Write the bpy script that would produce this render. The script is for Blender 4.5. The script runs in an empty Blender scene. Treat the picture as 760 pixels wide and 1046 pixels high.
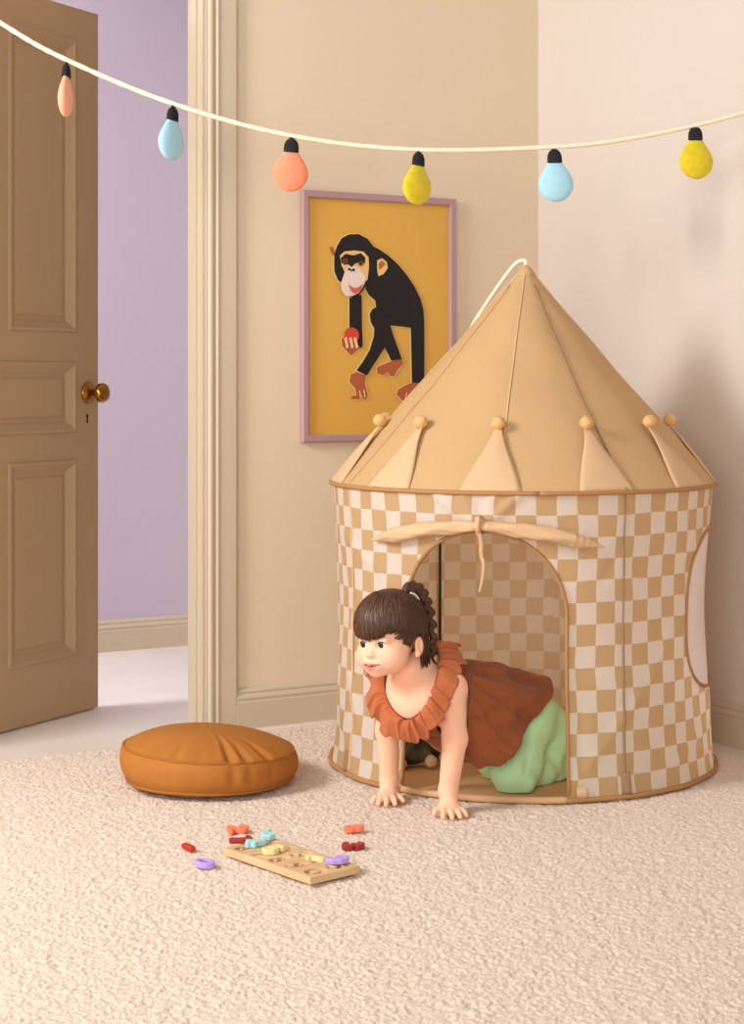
import bpy, bmesh, math, random
import numpy as np
from mathutils import Vector, Matrix
random.seed(7); RNG = np.random.default_rng(11)
PI = math.pi
COL = bpy.context.scene.collection
F, HY, HC = 1810.0, 390.0, 0.978            # focal length in pixels, eye line row, eye height

# ------------------------------------------------------------------ helpers
def lin(c):
    c = c/255.0
    return c/12.92 if c <= .04045 else ((c+.055)/1.055)**2.4
def rgb(r, g, b): return (lin(r), lin(g), lin(b), 1)

def at(px, py, Y):                           # a point of the picture at depth Y
    return np.array([(px-380)/F*Y, Y, HC-(py-HY)/F*Y])
def ground(px, py, z=0):
    Y = F*(HC-z)/(py-HY)
    return np.array([(px-380)/F*Y, Y, z])

C0 = np.array([0.528, 5.63]); E1 = np.array([-.861, -.509]); E1 /= np.linalg.norm(E1); E2 = np.array([-E1[1], E1[0]])
def W(a, b, z):                              # room coordinates: a along the back wall from the corner, b into the room
    p = C0+a*E1+b*E2
    return np.array([p[0], p[1], z])
ROOM_ROT = math.atan2(E1[1], E1[0])

def mat(name, col, rough=.8, spec=.3, metal=0, bump=None, var=None, trans=0, sheen=0, sss=0, coords='Object'):
    """bump=(scale, strength, distance[, detail]); var=(scale, second colour)"""
    m = bpy.data.materials.new(name); m.use_nodes = True
    nt = m.node_tree; N = nt.nodes; L = nt.links
    b = N['Principled BSDF']; out = N['Material Output']
    b.inputs['Base Color'].default_value = col; b.inputs['Roughness'].default_value = rough
    b.inputs['Specular IOR Level'].default_value = spec; b.inputs['Metallic'].default_value = metal
    if sheen: b.inputs['Sheen Weight'].default_value = sheen
    if sss:
        b.inputs['Subsurface Weight'].default_value = sss
        b.inputs['Subsurface Radius'].default_value = (.9, .35, .2); b.inputs['Subsurface Scale'].default_value = .012
    tc = N.new('ShaderNodeTexCoord')
    if var:
        n = N.new('ShaderNodeTexNoise'); n.inputs['Scale'].default_value = var[0]; n.inputs['Detail'].default_value = 5
        L.new(tc.outputs[coords], n.inputs['Vector'])
        r = N.new('ShaderNodeValToRGB'); r.color_ramp.elements[0].position = .3; r.color_ramp.elements[1].position = .7
        r.color_ramp.elements[0].color = col; r.color_ramp.elements[1].color = var[1]
        L.new(n.outputs['Fac'], r.inputs['Fac']); L.new(r.outputs['Color'], b.inputs['Base Color'])
    if bump:
        n = N.new('ShaderNodeTexNoise'); n.inputs['Scale'].default_value = bump[0]
        n.inputs['Detail'].default_value = bump[3] if len(bump) > 3 else 4
        L.new(tc.outputs[coords], n.inputs['Vector'])
        bm = N.new('ShaderNodeBump'); bm.inputs['Strength'].default_value = bump[1]; bm.inputs['Distance'].default_value = bump[2]
        L.new(n.outputs['Fac'], bm.inputs['Height']); L.new(bm.outputs['Normal'], b.inputs['Normal'])
    if trans:
        t = N.new('ShaderNodeBsdfTranslucent'); mx = N.new('ShaderNodeMixShader'); mx.inputs['Fac'].default_value = trans
        cs = b.inputs['Base Color']
        if cs.is_linked: L.new(cs.links[0].from_socket, t.inputs['Color'])
        else: t.inputs['Color'].default_value = col
        L.new(b.outputs[0], mx.inputs[1]); L.new(t.outputs[0], mx.inputs[2]); L.new(mx.outputs[0], out.inputs['Surface'])
    return m

def empty(name, loc, rz=0):
    o = bpy.data.objects.new(name, None); COL.objects.link(o)
    o.location = Vector(loc); o.rotation_euler = (0, 0, rz); o.empty_display_size = .05
    return o
def world_loc(o):
    p = np.array(o.location, float)
    while o.parent: o = o.parent; p = p+np.array(o.location, float)
    return p
def tag(o, label=None, cat=None, group=None, kind=None):
    if label: o['label'] = label
    if cat: o['category'] = cat
    if group: o['group'] = group
    if kind: o['kind'] = kind
    return o

def mesh(name, v, f, mats, parent=None, origin=None, smooth=True, mi=None, uv=None):
    """v in world coordinates; origin becomes the object's location (default: the parent's)"""
    v = np.asarray(v, np.float32); me = bpy.data.meshes.new(name)
    pl = world_loc(parent) if parent else np.zeros(3)
    o3 = np.asarray(origin, float) if origin is not None else pl
    vv = (v-o3.astype(np.float32))
    if isinstance(f, np.ndarray) and f.ndim == 2:
        n, k = f.shape
        me.vertices.add(len(vv)); me.vertices.foreach_set('co', vv.ravel())
        me.loops.add(n*k); me.loops.foreach_set('vertex_index', f.astype(np.int32).ravel())
        me.polygons.add(n); me.polygons.foreach_set('loop_start', np.arange(0, n*k, k, dtype=np.int32))
        me.update(calc_edges=True)
    else:
        me.from_pydata([tuple(map(float, p)) for p in vv], [], [tuple(map(int, q)) for q in f])
    for m in (mats if isinstance(mats, (list, tuple)) else [mats]): me.materials.append(m)
    me.polygons.foreach_set('use_smooth', np.full(len(me.polygons), bool(smooth)))
    if mi is not None: me.polygons.foreach_set('material_index', np.asarray(mi, np.int32))
    if uv is not None:
        l = me.uv_layers.new(name='UVMap'); li = np.empty(len(me.loops), np.int32); me.loops.foreach_get('vertex_index', li)
        l.data.foreach_set('uv', np.asarray(uv, np.float32)[li].ravel())
    me.validate(); me.update()
    ob = bpy.data.objects.new(name, me); COL.objects.link(ob)
    if parent: ob.parent = parent
    ob.location = Vector(o3-pl)
    return ob

def from_bm(name, bm, mats, parent=None, origin=None, smooth=False, bevel=0, seg=2):
    if bevel:
        bmesh.ops.bevel(bm, geom=[e for e in bm.edges if len(e.link_faces) == 2 and e.calc_face_angle(0) > .5], offset=bevel, segments=seg, affect='EDGES', profile=.6)
    bmesh.ops.recalc_face_normals(bm, faces=bm.faces)
    bm.verts.index_update()
    v = np.array([q.co[:] for q in bm.verts]); f = [[q.index for q in p.verts] for p in bm.faces]; mi = [p.material_index for p in bm.faces]
    bm.free()
    return mesh(name, v, f, mats, parent, origin, smooth, mi)

def prism_bm(poly, fn, d0, d1):
    """polygon (p,q) between depths d0 and d1, placed by fn(p,q,d)"""
    bm = bmesh.new()
    A = [bm.verts.new(fn(p, q, d0)) for p, q in poly]; B = [bm.verts.new(fn(p, q, d1)) for p, q in poly]
    bm.faces.new(A); bm.faces.new(B[::-1]); n = len(poly)
    for i in range(n): bm.faces.new((A[i], A[(i+1) % n], B[(i+1) % n], B[i]))
    return bm

def tube(pts, rad, n=10, cap=True, flat=None):
    """swept tube through pts; rad number or list; returns (v, f)"""
    P = np.asarray(pts, float); m = len(P)
    R = np.full(m, rad) if np.isscalar(rad) else np.asarray(rad, float)
    T = np.gradient(P, axis=0); T /= np.linalg.norm(T, axis=1)[:, None]+1e-12
    ref = np.array([0, 0, 1.]) if abs(T[0, 2]) < .9 else np.array([1., 0, 0])
    Nn = np.cross(T[0], ref); Nn /= np.linalg.norm(Nn)
    v = []
    for i in range(m):
        Nn = Nn-T[i]*np.dot(Nn, T[i]); Nn /= np.linalg.norm(Nn); Bn = np.cross(T[i], Nn)
        for k in range(n):
            a = 2*PI*k/n
            v.append(P[i]+R[i]*(math.cos(a)*Nn*(flat[0] if flat else 1)+math.sin(a)*Bn*(flat[1] if flat else 1)))
    f = [[i*n+k, i*n+(k+1) % n, (i+1)*n+(k+1) % n, (i+1)*n+k] for i in range(m-1) for k in range(n)]
    if cap: f += [list(range(n))[::-1], [(m-1)*n+k for k in range(n)]]
    return np.array(v), f

def spline(pts, n=12):
    P = [np.asarray(p, float) for p in pts]; P = [2*P[0]-P[1]]+P+[2*P[-1]-P[-2]]; out = []
    for i in range(1, len(P)-2):
        for k in range(n):
            t = k/n; a, b, c, d = P[i-1:i+3]
            out.append(.5*((2*b)+(c-a)*t+(2*a-5*b+4*c-d)*t*t+(3*b-a-3*c+d)*t**3))
    out.append(P[-2]); return np.array(out)

def join(parts):
    V = []; Fc = []; n = 0
    for v, f in parts:
        V.append(np.asarray(v)); Fc += [[i+n for i in q] for q in f]; n += len(v)
    return np.vstack(V), Fc

def lathe(prof, n=32, center=(0, 0, 0), axis=None):
    """profile [(r,h)] turned about an axis; returns (v,f)"""
    ax = np.array(axis if axis is not None else (0, 0, 1.), float); ax /= np.linalg.norm(ax)
    u = np.cross(ax, [0, 0, 1.]) if abs(ax[2]) < .9 else np.array([1., 0, 0]); u /= np.linalg.norm(u); w = np.cross(ax, u)
    c = np.array(center, float); v = []; m = len(prof)
    for r, h in prof:
        for k in range(n):
            a = 2*PI*k/n; v.append(c+ax*h+r*(math.cos(a)*u+math.sin(a)*w))
    f = [[i*n+k, i*n+(k+1) % n, (i+1)*n+(k+1) % n, (i+1)*n+k] for i in range(m-1) for k in range(n)]
    f += [list(range(n))[::-1], [(m-1)*n+k for k in range(n)]]
    return np.array(v), f

# ---- implicit shapes on a grid, turned into one continuous surface
class Field:
    def __init__(s, lo, hi, h):
        s.lo = np.array(lo, float); s.h = h
        s.n = np.ceil((np.array(hi)-s.lo)/h).astype(int)+1
        s.ax = [s.lo[i]+h*np.arange(s.n[i]) for i in range(3)]
        s.f = np.ones(s.n, np.float32)
    def box(s, lo, hi):
        i0 = np.clip(np.floor((np.array(lo)-s.lo)/s.h).astype(int), 0, s.n-1); i1 = np.clip(np.ceil((np.array(hi)-s.lo)/s.h).astype(int)+1, 1, s.n)
        sl = tuple(slice(a, b) for a, b in zip(i0, i1))
        X = s.ax[0][sl[0]].astype(np.float32)[:, None, None]; Y = s.ax[1][sl[1]].astype(np.float32)[None, :, None]; Z = s.ax[2][sl[2]].astype(np.float32)[None, None, :]
        return sl, X, Y, Z
    def add(s, d, sl, k):
        a = s.f[sl]
        if k > 0:
            hh = np.maximum(k-np.abs(a-d), 0)/k; s.f[sl] = np.minimum(a, d)-hh*hh*k*.25
        else: s.f[sl] = np.minimum(a, d)
    def cut(s, d, sl, k):
        a = s.f[sl]; d = -d
        hh = np.maximum(k-np.abs(a-d), 0)/max(k, 1e-9); s.f[sl] = np.maximum(a, d)+hh*hh*k*.25
    def cone(s, a, b, ra, rb, k=.01, cut=False, warp=None):
        a = np.asarray(a, float); b = np.asarray(b, float); m = max(ra, rb)+.03
        sl, X, Y, Z = s.box(np.minimum(a, b)-m, np.maximum(a, b)+m)
        ba = b-a; L2 = float(ba@ba)+1e-12
        t = np.clip(((X-a[0])*ba[0]+(Y-a[1])*ba[1]+(Z-a[2])*ba[2])/L2, 0, 1)
        d = np.sqrt((X-a[0]-t*ba[0])**2+(Y-a[1]-t*ba[1])**2+(Z-a[2]-t*ba[2])**2)-(ra+(rb-ra)*t)
        (s.cut if cut else s.add)(d, sl, k)
    def ell(s, c, r, axes=None, k=.01, cut=False):
        c = np.asarray(c, float); r = np.asarray(r, float); m = r.max()+.03
        A = np.eye(3) if axes is None else np.asarray(axes, float)
        sl, X, Y, Z = s.box(c-m, c+m); X = X-c[0]; Y = Y-c[1]; Z = Z-c[2]
        q = [(X*A[i][0]+Y*A[i][1]+Z*A[i][2])/r[i] for i in range(3)]
        k0 = np.sqrt(q[0]**2+q[1]**2+q[2]**2); k1 = np.sqrt((q[0]/r[0])**2+(q[1]/r[1])**2+(q[2]/r[2])**2)+1e-6
        (s.cut if cut else s.add)(k0*(k0-1)/k1, sl, k)
    def grids(s):
        return s.ax[0].astype(np.float32)[:, None, None], s.ax[1].astype(np.float32)[None, :, None], s.ax[2].astype(np.float32)[None, None, :]
    def surface(s):
        f = s.f; g = f < 0; c = np.zeros(np.array(f.shape)-1, np.uint8)
        offs = [(i, j, k) for i in (0, 1) for j in (0, 1) for k in (0, 1)]
        n = np.array(f.shape)-1
        for i, j, k in offs: c += g[i:i+n[0], j:j+n[1], k:k+n[2]]
        act = (c > 0) & (c < 8); ids = np.full(act.shape, -1, np.int32); I = np.argwhere(act); ids[act] = np.arange(len(I))
        vals = np.stack([f[I[:, 0]+o[0], I[:, 1]+o[1], I[:, 2]+o[2]] for o in offs], 1)
        acc = np.zeros((len(I), 3)); cnt = np.zeros(len(I))
        for p in range(8):
            for q in range(p+1, 8):
                dlt = np.array(offs[q])-np.array(offs[p])
                if np.abs(dlt).sum() != 1: continue
                a = vals[:, p]; b = vals[:, q]; x = (a < 0) != (b < 0)
                t = np.where(x, a/np.where(x, a-b, 1), 0)
                acc += np.where(x[:, None], np.array(offs[p])+t[:, None]*dlt, 0); cnt += x
        V = s.lo+s.h*(I+acc/cnt[:, None]); Q = []
        for ax in range(3):
            u, w = [(1, 2), (2, 0), (0, 1)][ax]
            s0 = [slice(1, -1)]*3; s1 = [slice(1, -1)]*3; s0[ax] = slice(0, -1); s1[ax] = slice(1, None)
            A = g[tuple(s0)]; B = g[tuple(s1)]; E = np.argwhere(A != B)
            if not len(E): continue
            flip = A[tuple(E.T)]
            base = E.copy(); base[:, u] += 1; base[:, w] += 1
            def cid(du, dw):
                t = base.copy(); t[:, u] += du; t[:, w] += dw; return ids[t[:, 0], t[:, 1], t[:, 2]]
            q = np.stack([cid(-1, -1), cid(0, -1), cid(0, 0), cid(-1, 0)], 1)
            q[~flip] = q[~flip][:, ::-1]; Q.append(q)
        return V, np.vstack(Q)

def relax(V, Q, it=1, w=.5):
    for _ in range(it):
        S = np.zeros_like(V); n = np.zeros(len(V)); k = Q.shape[1]
        for i in range(k):
            np.add.at(S, Q[:, i], V[Q[:, (i+1) % k]]); np.add.at(n, Q[:, i], 1)
            np.add.at(S, Q[:, (i+1) % k], V[Q[:, i]]); np.add.at(n, Q[:, (i+1) % k], 1)
        V = V*(1-w)+w*S/np.maximum(n, 1)[:, None]
    return V

# ------------------------------------------------------------------ materials of the setting
M = {}
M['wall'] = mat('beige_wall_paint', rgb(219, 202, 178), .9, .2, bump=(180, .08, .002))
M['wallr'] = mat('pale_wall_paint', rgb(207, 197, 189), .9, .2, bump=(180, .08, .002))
M['trim'] = mat('trim_paint', rgb(198, 183, 161), .55, .35)
M['hall'] = mat('lilac_paint', rgb(195, 184, 204), .9, .2, bump=(180, .08, .002))
M['floor'] = mat('white_floor', rgb(232, 224, 218), .45, .35, var=(6, rgb(226, 217, 210)))
M['door'] = mat('door_paint', rgb(172, 143, 112), .6, .3, bump=(60, .05, .002))
M['brass'] = mat('aged_brass', rgb(196, 146, 70), .24, .5, metal=1, bump=(90, .15, .003), var=(60, rgb(130, 86, 34)))
M['dark'] = mat('dark_hole', rgb(25, 18, 12), .9)

def room_prism(poly, b0, b1): return prism_bm(poly, lambda a, z, b: W(a, b, z), b0, b1)
FZ = -.018                                   # floor level; the rug's pile top is at zero
JR, JL, ZT = 1.168, 2.095, 2.115             # doorway: right jamb, left jamb, head

bm = bmesh.new(); vs = [bm.verts.new(W(a, b, FZ)) for a, b in ((-.4, -2), (4, -2), (4, 5.2), (-.4, 5.2))]; bm.faces.new(vs)
tag(from_bm('floor', bm, M['floor']), kind='structure')
wp = [(0, FZ), (JR, FZ), (JR, ZT), (JL, ZT), (JL, FZ), (3.3, FZ), (3.3, 2.75), (0, 2.75)]
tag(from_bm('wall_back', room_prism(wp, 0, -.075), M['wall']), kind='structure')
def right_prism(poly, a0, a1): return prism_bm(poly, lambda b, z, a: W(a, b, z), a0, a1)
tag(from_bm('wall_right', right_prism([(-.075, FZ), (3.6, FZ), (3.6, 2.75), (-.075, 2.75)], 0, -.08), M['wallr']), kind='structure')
tag(from_bm('wall_hall', room_prism([(-.3, FZ), (4, FZ), (4, 2.75), (-.3, 2.75)], -1.556, -1.63), M['hall']), kind='structure')

BP = [(0, FZ), (.020, FZ), (.020, .058), (.0165, .061), (.0165, .064), (.018, .067), (.0185, .071), (.013, .079), (.011, .082), (.0125, .085), (.0125, .089), (.007, .096), (0, .098)]
tag(from_bm('baseboard_back', prism_bm(BP, lambda t, z, a: W(a, t, z), 0.0, 1.073), M['trim']), kind='structure')
tag(from_bm('baseboard_right', prism_bm(BP, lambda t, z, b: W(t, b, z), 0.0, 3.6), M['trim']), kind='structure')
tag(from_bm('baseboard_hall', prism_bm(BP, lambda t, z, a: W(a, -1.556+t, z), -.3, 4.0), M['trim']), kind='structure')

# moulded casing round the doorway (mitred at the head)
CP = [(-.001, 0), (-.001, .013), (.001, .014), (.006, .014), (.009, .018), (.012, .0205), (.018, .0205), (.022, .018), (.0245, .013), (.028, .013), (.031, .018), (.034, .021), (.038, .0205), (.041, .017), (.092, .018), (.097, .016), (.097, 0)]
rows = [[W(JR-o, t, FZ) for o, t in CP], [W(JR-o, t, ZT+o) for o, t in CP], [W(JL+o, t, ZT+o) for o, t in CP], [W(JL+o, t, FZ) for o, t in CP]]
n = len(CP); v = np.array([p for r in rows for p in r])
f = [[i*n+k, i*n+(k+1) % n, (i+1)*n+(k+1) % n, (i+1)*n+k] for i in range(3) for k in range(n)]+[list(range(n)), [3*n+k for k in range(n)][::-1]]
tag(mesh('trim_1', v, f, M['trim'], smooth=False), kind='structure')
# lining of the opening with its stop
LP = [(0, .012), (.010, .012), (.010, -.020), (.017, -.020), (.017, -.045), (.010, -.045), (.010, -.088), (0, -.088)]
rows = [[W(JR+o, t, FZ) for o, t in LP], [W(JR+o, t, ZT-o) for o, t in LP], [W(JL-o, t, ZT-o) for o, t in LP], [W(JL-o, t, FZ) for o, t in LP]]
n = len(LP); v = np.array([p for r in rows for p in r])
f = [[i*n+k, i*n+(k+1) % n, (i+1)*n+(k+1) % n, (i+1)*n+k] for i in range(3) for k in range(n)]+[list(range(n)), [3*n+k for k in range(n)][::-1]]
tag(mesh('trim_2', v, f, M['trim'], smooth=False), kind='structure')

# ------------------------------------------------------------------ the open panelled door
DF = np.array([-.835, 5.40]); DD = np.array([-.474, -.881]); DD /= np.linalg.norm(DD); DN = np.array([-DD[1], DD[0]]); DN = DN if DN[1] < 0 else -DN
DWID = .93
def D(u, z, d): p = DF+u*DD+d*DN; return np.array([p[0], p[1], z])   # d: out of the face towards the room
door = empty('door_1', D(DWID, FZ, 0)); tag(door, kind='structure')
us = [0, .11, .42, .51, .82, DWID]; zs = [FZ+.006, .16, .746, .826, 1.037, 1.125, 2.0, 2.097]
panels = [(1, 2, 1, 2), (3, 4, 1, 2), (1, 4, 3, 4), (1, 2, 5, 6), (3, 4, 5, 6)]
bm = bmesh.new(); cache = {}
def dv(u, z, d):
    k = (round(u, 4), round(z, 4), round(d, 4))
    if k not in cache: cache[k] = bm.verts.new(D(u, z, d))
    return cache[k]
def inpanel(i, j): return any(p[0] <= i < p[1] and p[2] <= j < p[3] for p in panels)
for d in (0, -.042):
    for i in range(5):
        for j in range(7):
            if not inpanel(i, j): bm.faces.new([dv(us[i], zs[j], d), dv(us[i+1], zs[j], d), dv(us[i+1], zs[j+1], d), dv(us[i], zs[j+1], d)])
    sgn = 1 if d == 0 else -1
    for (i0, i1, j0, j1) in panels:
        prof = [(0, 0), (.002, .006), (.010, .007), (.016, .002), (.020, -.001), (.030, -.008), (.034, -.012), (.044, -.012), (.050, -.008), (.058, -.007)]
        ring = None
        for s_, h_ in prof:
            u0, u1, z0, z1 = us[i0]+s_, us[i1]-s_, zs[j0]+s_, zs[j1]-s_
            if s_ == 0:                          # keep the grid's own corners and in-between points
                cur = [dv(u0, z0, d), dv(u1, z0, d), dv(u1, z1, d), dv(u0, z1, d)]
            else: cur = [bm.verts.new(D(u, z, d+sgn*h_)) for u, z in ((u0, z0), (u1, z0), (u1, z1), (u0, z1))]
            if ring:
                for k in range(4): bm.faces.new([ring[k], ring[(k+1) % 4], cur[(k+1) % 4], cur[k]])
            ring = cur
        bm.faces.new(ring)
for i in range(5):
    for j in (0, 7): bm.faces.new([dv(us[i], zs[j], 0), dv(us[i+1], zs[j], 0), dv(us[i+1], zs[j], -.042), dv(us[i], zs[j], -.042)])
for j in range(7):
    for i in (0, 5): bm.faces.new([dv(us[i], zs[j], 0), dv(us[i], zs[j+1], 0), dv(us[i], zs[j+1], -.042), dv(us[i], zs[j], -.042)])
from_bm('door_leaf', bm, M['door'], door)
DN3 = np.array([DN[0], DN[1], 0])
for sd in (1, -1):
    c = D(.052, .945, 0 if sd == 1 else -.042); ax = DN3*sd
    rz = mesh('rosette', *lathe([(.0, 0), (.031, 0), (.033, .003), (.030, .007), (.024, .009), (.022, .013), (.014, .015), (.0, .016)], 28, c, ax), M['brass'], door)
    mesh('door_knob', *lathe([(.010, .008), (.0085, .028), (.012, .034), (.021, .039), (.0285, .047), (.030, .056), (.027, .064), (.019, .069), (.012, .070), (.009, .073), (0, .073)], 28, c, ax), M['brass'], door)
kh = [(-.0035, -.014), (.0035, -.014), (.0028, .002), (.005, .006), (.004, .011), (0, .013), (-.004, .011), (-.005, .006), (-.0028, .002)]
from_bm('keyhole', prism_bm([(p, q) for p, q in kh], lambda p, q, d: D(.054+p, .868+q, d), -.001, .0012), M['dark'], door)
for hz in (.25, 1.1, 1.85):
    mesh('hinge', *tube([D(DWID-.005, hz-.045, .008), D(DWID-.005, hz+.045, .008)], .007, 10), M['brass'], door)

# ------------------------------------------------------------------ rug
def rug():
    h = .0031; a = np.arange(.118, 2.9, h); b = np.arange(.126, 3.0, h)
    Z = RNG.normal(size=(len(a), len(b)))
    def blur(Z, r):
        for ax in (0, 1):
            Z = sum(np.roll(Z, k, ax)*math.exp(-(k/r)**2) for k in range(-3, 4))
        return Z/Z.std()
    Z = .0011*blur(Z, .85)+.0006*RNG.normal(size=Z.shape)+.0006*blur(RNG.normal(size=Z.shape), 2.6)
    A, B = np.meshgrid(a, b, indexing='ij')
    A = A+RNG.uniform(-.3, .3, A.shape)*h; B = B+RNG.uniform(-.3, .3, A.shape)*h
    edge = np.minimum(np.minimum(A-a[0], a[-1]-A), np.minimum(B-b[0], b[-1]-B)); Z = Z-.0025-.011*np.exp(-(np.maximum(edge, 0)/.006)**2)
    Z[0, :] = Z[-1, :] = FZ; Z[:, 0] = Z[:, -1] = FZ
    P = C0[None, None, :]+A[..., None]*E1+B[..., None]*E2
    v = np.concatenate([P, Z[..., None]], 2).reshape(-1, 3)
    n, m = len(a), len(b); i, j = np.meshgrid(np.arange(n-1), np.arange(m-1), indexing='ij'); k = (i*m+j).ravel()
    q = np.stack([k, k+m, k+m+1, k+1], 1)
    mt = mat('rug_pile', rgb(238, 220, 205), 1, .05, var=(260, rgb(211, 190, 174)), bump=(520, .8, .003), sheen=.15)
    o = mesh('rug', v, q, mt, origin=W(1.6, 1.6, FZ))
    tag(o, 'large cream looped-pile rug covering the floor under the tent', 'rug')
rug()
# ------------------------------------------------------------------ framed chimpanzee print on the back wall
def wallpt(px, py, b=.016):
    """where the sight line through (px,py) meets the plane b in front of the back wall -> (a, z)"""
    k = (px-380)/F; d = np.array([k, 1.]); nrm = E2
    Y = (C0+b*E2)@nrm/(d@nrm); p = d*Y-C0
    return p@E1, HC-(py-HY)/F*Y
a_l, _ = wallpt(308.5, 320); a_r, _ = wallpt(465, 320)
zt = (wallpt(311, 193.5)[1]+wallpt(465, 204)[1])/2; zb = wallpt(308, 452)[1]
poster = empty('framed_poster', W((a_l+a_r)/2, 0, zb)); tag(poster, 'chimpanzee print on mustard ground in a mauve frame on the back wall', 'picture')
fw = .021
prof = [(0, .001), (0, .020), (.003, .023), (fw-.003, .023), (fw, .020), (fw, .001)]
cor = [(a_r, zb, 1, 1), (a_r, zt, 1, -1), (a_l, zt, -1, -1), (a_l, zb, -1, 1)]
n = len(prof); v = np.array([W(a+sa*o, t, z+sz*o) for a, z, sa, sz in cor for o, t in prof])
f = [[i*n+k, ((i+1) % 4)*n+k, ((i+1) % 4)*n+(k+1) % n, i*n+(k+1) % n] for i in range(4) for k in range(n)]
M['mauve'] = mat('mauve_frame', rgb(172, 138, 142), .5, .4)
mesh('frame', v, f, M['mauve'], poster, smooth=False)
inks = {'bg': (214, 166, 76), 'line': (236, 204, 140), 'black': (26, 20, 20), 'tan': (228, 184, 120), 'muzzle': (226, 208, 200), 'brown': (172, 92, 58), 'red': (206, 66, 44), 'lip': (206, 92, 84), 'eye': (122, 66, 40), 'pale': (238, 190, 150)}
keys = list(inks); pm = [mat('ink_'+k, rgb(*inks[k]), .55, .35) for k in keys]
bm = bmesh.new(); layer = [0]
def ink(poly, key, b=None):
    b = .010+.00035*layer[0] if b is None else b; layer[0] += 1
    fc = bm.faces.new([bm.verts.new(W(a, b, z)) for a, z in poly]); fc.material_index = keys.index(key)
def cp(pts):                                 # chimp outline points -> wall
    return [wallpt(330+x/5.227, 220+y/5.23) for x, y in pts]
def smooth_poly(pts, n=5): return [tuple(p) for p in spline([pts[-1]]+pts+[pts[0]], n)[n:-1-0][:len(pts)*n]]
def circ(x, y, rx, ry, n=20): return [(x+rx*math.cos(2*PI*i/n), y+ry*math.sin(2*PI*i/n)) for i in range(n)]
def grow(pts, d):
    P = np.array(pts, float); A = np.roll(P, 1, 0)-np.roll(P, -1, 0); Nn = np.stack([A[:, 1], -A[:, 0]], 1)*-1; Nn /= np.linalg.norm(Nn, axis=1)[:, None]+1e-9
    area = np.sum(P[:, 0]*np.roll(P[:, 1], -1)-np.roll(P[:, 0], -1)*P[:, 1])
    return [tuple(q) for q in P+Nn*d*(1 if area > 0 else -1)]
i_ = fw-.002
ink([(a_r+i_, zb+i_), (a_l-i_, zb+i_), (a_l-i_, zt-i_), (a_r+i_, zt-i_)], 'bg')
body = [(265, 165), (300, 180), (350, 215), (400, 260), (450, 320), (490, 380), (520, 440), (537, 500), (542, 560), (543, 720), (542, 898), (476, 893), (473, 740), (470, 600), (415, 593), (360, 588), (376, 640), (398, 700), (422, 768), (365, 776), (348, 740), (330, 706), (290, 770), (235, 856), (180, 828), (215, 780), (250, 720), (272, 650), (275, 605), (256, 570), (250, 530), (262, 502), (284, 490), (280, 455), (245, 425), (230, 395), (225, 300)]
head = [(60, 255), (62, 205), (75, 165), (100, 122), (140, 101), (190, 99), (238, 124), (272, 168), (286, 230), (275, 300), (245, 360), (215, 395), (150, 410), (98, 360), (80, 345), (62, 300)]
arm = [(142, 425), (208, 425), (209, 520), (210, 600), (214, 690), (206, 710), (185, 690), (142, 600)]
for p in (body, arm, head): ink(cp(grow(p, 6)), 'line')
ink(cp([(38, 170), (52, 166), (66, 185), (64, 218), (48, 200)]), 'brown')
hand3 = [(375, 776), (424, 768), (432, 795), (404, 822), (382, 860), (357, 858), (352, 836), (322, 855), (292, 846), (288, 812), (332, 792)]
hand2 = [(150, 850), (183, 836), (233, 855), (228, 900), (243, 958), (236, 985), (215, 982), (206, 950), (198, 985), (150, 982), (152, 965), (182, 960), (174, 925), (143, 890)]
hand4 = [(474, 893), (541, 897), (522, 940), (490, 965), (465, 1000), (420, 985), (394, 958), (402, 930), (440, 908)]
hand1 = [(101, 660), (128, 640), (185, 660), (206, 706), (155, 750), (138, 735), (106, 700)]
for p in (hand1, hand2, hand3, hand4): ink(cp(grow(p, 4)), 'line'); ink(cp(p), 'brown')
ink(cp(arm), 'black'); ink(cp(body), 'black'); ink(cp(head), 'black')
ink(cp(circ(153, 640, 40, 42)), 'red')
for x0 in (112, 138, 162): ink(cp([(x0, 655), (x0+14, 650), (x0+26, 705), (x0+12, 712)]), 'pale')
ink(cp([(288, 240), (315, 229), (340, 250), (345, 282), (322, 314), (294, 325), (288, 290)]), 'tan')
ink(cp([(294, 262), (312, 240), (332, 258), (318, 276), (300, 292)]), 'brown')
face = [(88, 215), (112, 193), (165, 187), (215, 194), (242, 225), (244, 280), (236, 340), (215, 390), (190, 425), (150, 441), (115, 428), (94, 392), (91, 368), (116, 305), (98, 270)]
ink(cp(face), 'tan')
ink(cp([(118, 290), (150, 262), (190, 285), (224, 328), (218, 378), (190, 425), (150, 441), (115, 428), (94, 392), (98, 350)]), 'muzzle')
ink(cp([(93, 228), (118, 205), (160, 214), (200, 202), (223, 225), (222, 252), (205, 268), (182, 252), (164, 262), (152, 278), (132, 262), (110, 264), (95, 252)]), 'black')
for x, y in ((115, 244), (199, 257)): ink(cp(circ(x, y, 15, 14)), 'eye'); ink(cp(circ(x-1, y, 6, 6)), 'black')
ink(cp(circ(137, 288, 8, 7)), 'black'); ink(cp(circ(159, 291, 8, 7)), 'black'); ink(cp([(140, 292), (156, 292), (148, 302)]), 'black')
ink(cp([(131, 368), (160, 390), (185, 384), (212, 366), (198, 400), (165, 420), (145, 405)]), 'lip')
ink(cp([(224, 350), (233, 345), (215, 392), (190, 424), (150, 440), (125, 432), (150, 432), (186, 416), (205, 390)]), 'black')
for p in ((190, 905), (213, 900)): ink(cp([(p[0]-3, p[1]+30), (p[0]+3, p[1]+30), (p[0]+8, p[1]+72), (p[0]+3, p[1]+72)]), 'line')
for x in (440, 460): ink(cp([(x, 945), (x+5, 945), (x-8, 985), (x-12, 985)]), 'line')
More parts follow.
